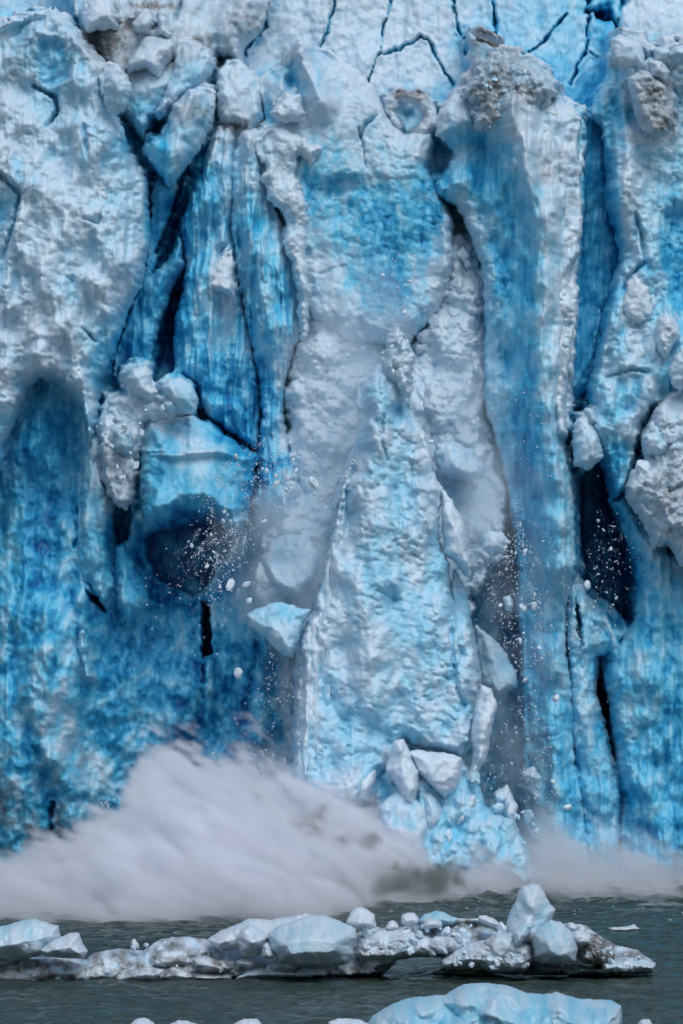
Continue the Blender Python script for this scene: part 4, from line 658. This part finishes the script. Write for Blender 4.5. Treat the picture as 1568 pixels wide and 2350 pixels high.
# ------------------------------------------------------------ spray and powder: density worked out on a grid, carried by a volume
def p3(x, y, z, seed):
    """cheap 3D noise: blended 2D slices"""
    k = np.floor(z); f = z - k; f = f * f * (3 - 2 * f)
    out = np.zeros(np.broadcast(x, y, z).shape); x, y, z = np.broadcast_arrays(x, y, z)
    for kk in np.unique(k):
        m = (k == kk) if np.ndim(k) else np.ones(out.shape, bool)
        m = np.broadcast_to(m, out.shape)
        a = perlin(x[m], y[m], seed + int(kk) * 31); b = perlin(x[m], y[m], seed + int(kk + 1) * 31); ff = np.broadcast_to(f, out.shape)[m]
        out[m] = a * (1 - ff) + b * ff
    return out * 1.25
def f3(x, y, z, seed, oct=4):
    s = 0; a = 1; t = 0
    for i in range(oct):
        s = s + a * p3(x, y, z, seed + 97 * i); t += a; a *= .55; x = x * 2.1 + 3.3; y = y * 2.1 + 1.7; z = z * 2.1 + 2.9
    return s / t
def cloud(name, lo, hi, vox, fn, color, dens, label, aniso=.0):
    lo = np.array(lo, float); hi = np.array(hi, float); vox = np.array(vox if isinstance(vox, tuple) else (vox,) * 3, float); n = np.ceil((hi - lo) / vox).astype(int) + 1; hi = lo + (n - 1) * vox
    # z is the outermost axis so that slices share one noise plane
    zs = lo[2] + np.arange(n[2]) * vox[2]; ys = lo[1] + np.arange(n[1]) * vox[1]; xs = lo[0] + np.arange(n[0]) * vox[0]
    Z, Y, X = np.meshgrid(zs, ys, xs, indexing='ij')
    D = fn(X, Y, Z)
    D[0] = 0; D[-1] = 0; D[:, 0] = 0; D[:, -1] = 0; D[:, :, 0] = 0; D[:, :, -1] = 0
    dm = bpy.data.meshes.new(name); dm.vertices.add(D.size)
    at = dm.attributes.new('dens', 'FLOAT', 'POINT'); at.data.foreach_set('value', D.astype(np.float32).ravel())
    o = bpy.data.objects.new(name, dm); COL.objects.link(o)
    g = bpy.data.node_groups.new(name, 'GeometryNodeTree'); g.interface.new_socket('Geometry', in_out='INPUT', socket_type='NodeSocketGeometry'); g.interface.new_socket('Geometry', in_out='OUTPUT', socket_type='NodeSocketGeometry')
    N = g.nodes; L = g.links; gi = N.new('NodeGroupInput'); go = N.new('NodeGroupOutput')
    vc = N.new('GeometryNodeVolumeCube'); vc.inputs['Min'].default_value = lo; vc.inputs['Max'].default_value = hi
    for a, k in zip('XYZ', n): vc.inputs['Resolution ' + a].default_value = int(k)
    ps = N.new('GeometryNodeInputPosition'); sx = N.new('ShaderNodeSeparateXYZ'); L.new(ps.outputs[0], sx.inputs[0])
    def m(op, a, b):
        q = N.new('ShaderNodeMath'); q.operation = op
        for i, v in enumerate((a, b)):
            if isinstance(v, (int, float)): q.inputs[i].default_value = v
            else: L.new(v, q.inputs[i])
        return q.outputs[0]
    ii = [m('ROUND', m('DIVIDE', m('SUBTRACT', sx.outputs[i], float(lo[i])), float(vox[i])), 0) for i in range(3)]
    # integers stay exact: index in an integer node
    def im(op, a, b):
        q = N.new('FunctionNodeIntegerMath'); q.operation = op
        for i, v in enumerate((a, b)):
            if isinstance(v, int): q.inputs[i].default_value = v
            else: L.new(v, q.inputs[i])
        return q.outputs[0]
    id_ = im('ADD', ii[0], im('MULTIPLY', im('ADD', ii[1], im('MULTIPLY', ii[2], int(n[1]))), int(n[0])))
    na = N.new('GeometryNodeInputNamedAttribute'); na.data_type = 'FLOAT'; na.inputs['Name'].default_value = 'dens'
    si = N.new('GeometryNodeSampleIndex'); si.data_type = 'FLOAT'; si.domain = 'POINT'; si.clamp = True
    L.new(gi.outputs[0], si.inputs['Geometry']); L.new(na.outputs[0], si.inputs['Value']); L.new(id_, si.inputs['Index'])
    L.new(si.outputs[0], vc.inputs['Density'])
    sm_ = N.new('GeometryNodeSetMaterial'); L.new(vc.outputs[0], sm_.inputs['Geometry']); L.new(sm_.outputs[0], go.inputs[0])
    mat = bpy.data.materials.new(name); mat.use_nodes = True; t = mat.node_tree; t.nodes.clear()
    pv = t.nodes.new('ShaderNodeVolumePrincipled'); ou = t.nodes.new('ShaderNodeOutputMaterial'); t.links.new(pv.outputs[0], ou.inputs['Volume'])
    pv.inputs['Color'].default_value = (*color, 1); pv.inputs['Density'].default_value = dens; pv.inputs['Anisotropy'].default_value = aniso
    dm.materials.append(mat); sm_.inputs['Material'].default_value = mat
    md = o.modifiers.new('volume', 'NODES'); md.node_group = g
    tag(o, label, name.replace('_', ' '), kind='stuff')
    print(name, n, D.max(), D.mean())
    return o
def puffs(X, Y, Z, L):
    """union of soft ellipsoids given by picture position, distance and radii in metres: 1 inside, falling to 0"""
    d = np.full(X.shape, -9.)
    for px, py, Yc, rx, ry, rz, st in L:
        cx, _, cz = W(px, py, Yc); q = 1 - np.sqrt(((X - cx) / rx) ** 2 + ((Y - Yc) / ry) ** 2 + ((Z - cz) / rz) ** 2)
        d = np.maximum(d, q * st)
    return d
HOLLOWS = [(730,1900,372,1.9,4,1.4,1), (815,1935,368,1.6,3.5,.9,1), (860,2025,360,3.6,5,1.0,.9), (960,2030,364,3.,5,1.1,1), (1010,2000,370,1.3,3,.9,1)]  # hollows carved in the plume, filled with a volume coloured as shade
def plume(X, Y, Z):
    wx = X + Z * .8                                            # thrown out to the left
    n1 = f3(wx / 5.5, Y / 7, Z / 3.6, 900, 5); n2 = f3((wx + Z * .6) / 2.0, Y / 2.6, Z / 1.0, 955, 5)
    pxs = (X) * F / 390 + 784
    top = np.interp(pxs, [-300, -60, 0, 120, 230, 290, 340, 400, 470, 560, 640, 700, 760, 850, 930, 1000, 1060, 1110, 1200, 1300, 1420, 1568, 1700], [2030, 2020, 2010, 1960, 1905, 1850, 1765, 1745, 1750, 1765, 1795, 1815, 1815, 1840, 1900, 1950, 1985, 2010, 1975, 1940, 1970, 1985, 1990])
    H = CAMH + (HZ - top) * 390 / F + .3
    fr = np.interp(pxs, [-300, 0, 400, 750, 850, 1000, 1100, 1300, 1700], [330, 332, 331, 333, 352, 362, 370, 366, 362])     # where the spray meets the water in front
    k = np.clip((Y - fr) / (390 - fr), 0, 1)
    Hh = 1.2 + (H - 1.2) * k ** 1.15
    bl = 1 - 2 * np.abs(f3(wx / 3.2, Y / 4., Z / 2.2, 2900, 4)) * 1.6
    s = (Hh - Z) / (1.1 + .10 * Hh) + 3.6 * n1 + 2.2 * n2 + .9 * bl - .2
    th = np.arctan2(Z + .5, 2. - X); rr = np.hypot(2. - X, Z)
    jet = f3(th * 13, rr / 7, Y / 5, 3900, 3); s = s + 1.3 * jet * sm(3, 16, rr) * (pxs < 900)
    s = np.minimum(s, (Y - fr) / 3 + 1.5 * n1 + .6 * n2)
    s = np.minimum(s, (397.5 - Y) / 1.5)
    body = sm(-.2, 2.2, s) * np.clip(.75 + 2.4 * n1 + 1.4 * n2, .12, 3) * np.interp(pxs, [-50, 300, 1040, 1130, 1700], [.35, 1, 1, .3, .22])
    hole = puffs(X, Y, Z, HOLLOWS)
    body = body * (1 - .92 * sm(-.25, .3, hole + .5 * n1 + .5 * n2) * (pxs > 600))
    return np.clip(body, 0, 2)
cloud('water_spray', (-45, 326, -.5), (37, 398, 13.5), (.22, .6, .2), plume, (.955, .97, 1), .8, 'white and grey spray plume thrown up where the spire hits the water')
def hollow_shade(X, Y, Z):  # shade of the plume hollows, put in as a darker coloured volume
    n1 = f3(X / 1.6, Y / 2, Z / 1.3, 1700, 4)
    return sm(.0, .5, puffs(X, Y, Z, [(px, py, Yc + 3, rx, ry * .6, rz, st) for px, py, Yc, rx, ry, rz, st in HOLLOWS]) + 1.5 * n1) * (.6 + 2 * n1)
cloud('hollow_shade_spray', (-14, 358, 0), (16, 386, 9), .4, hollow_shade, (.3, .32, .29), .6, 'darker green-grey volume painting shade into the hollows of the white plume')
def powder(X, Y, Z):
    n1 = f3(X / 3.5, Y / 4, Z / 4.5, 1300, 5)
    d = puffs(X, Y, Z, [(790,960,394,4.2,3.5,9,.32), (820,800,397,3.5,3,5,.3), (1060,920,396,3,3,6,.45), (640,1200,393,3.2,3,3.2,.75), (690,1300,393,3,3,4,.5), (560,1240,391,2.2,2,3,.35), (1130,1120,393,3.2,3,5,.7), (1090,1200,391,2,2,2.4,.8), (1170,1400,393,2.5,3,7,.12), (1180,1700,393,2.6,3,7,.16), (1230,1950,393,4.5,4,4,.6), (1420,1990,392,5,4,3,.5), (900,700,398,3,3,5,.35), (760,820,397,3,3,4,.4), (860,1000,394,3,3,5,.35), (600,1330,392,2.4,2.4,4,.4), (1000,1980,389,3,3,2,.5)])
    return sm(.0, .6, d + .55 * n1) * .62
cloud('ice_powder', (-13, 385, 0), (31, 401, 50), .42, powder, (.86, .945, 1), .45, 'thin white ice powder drifting around the falling spire')
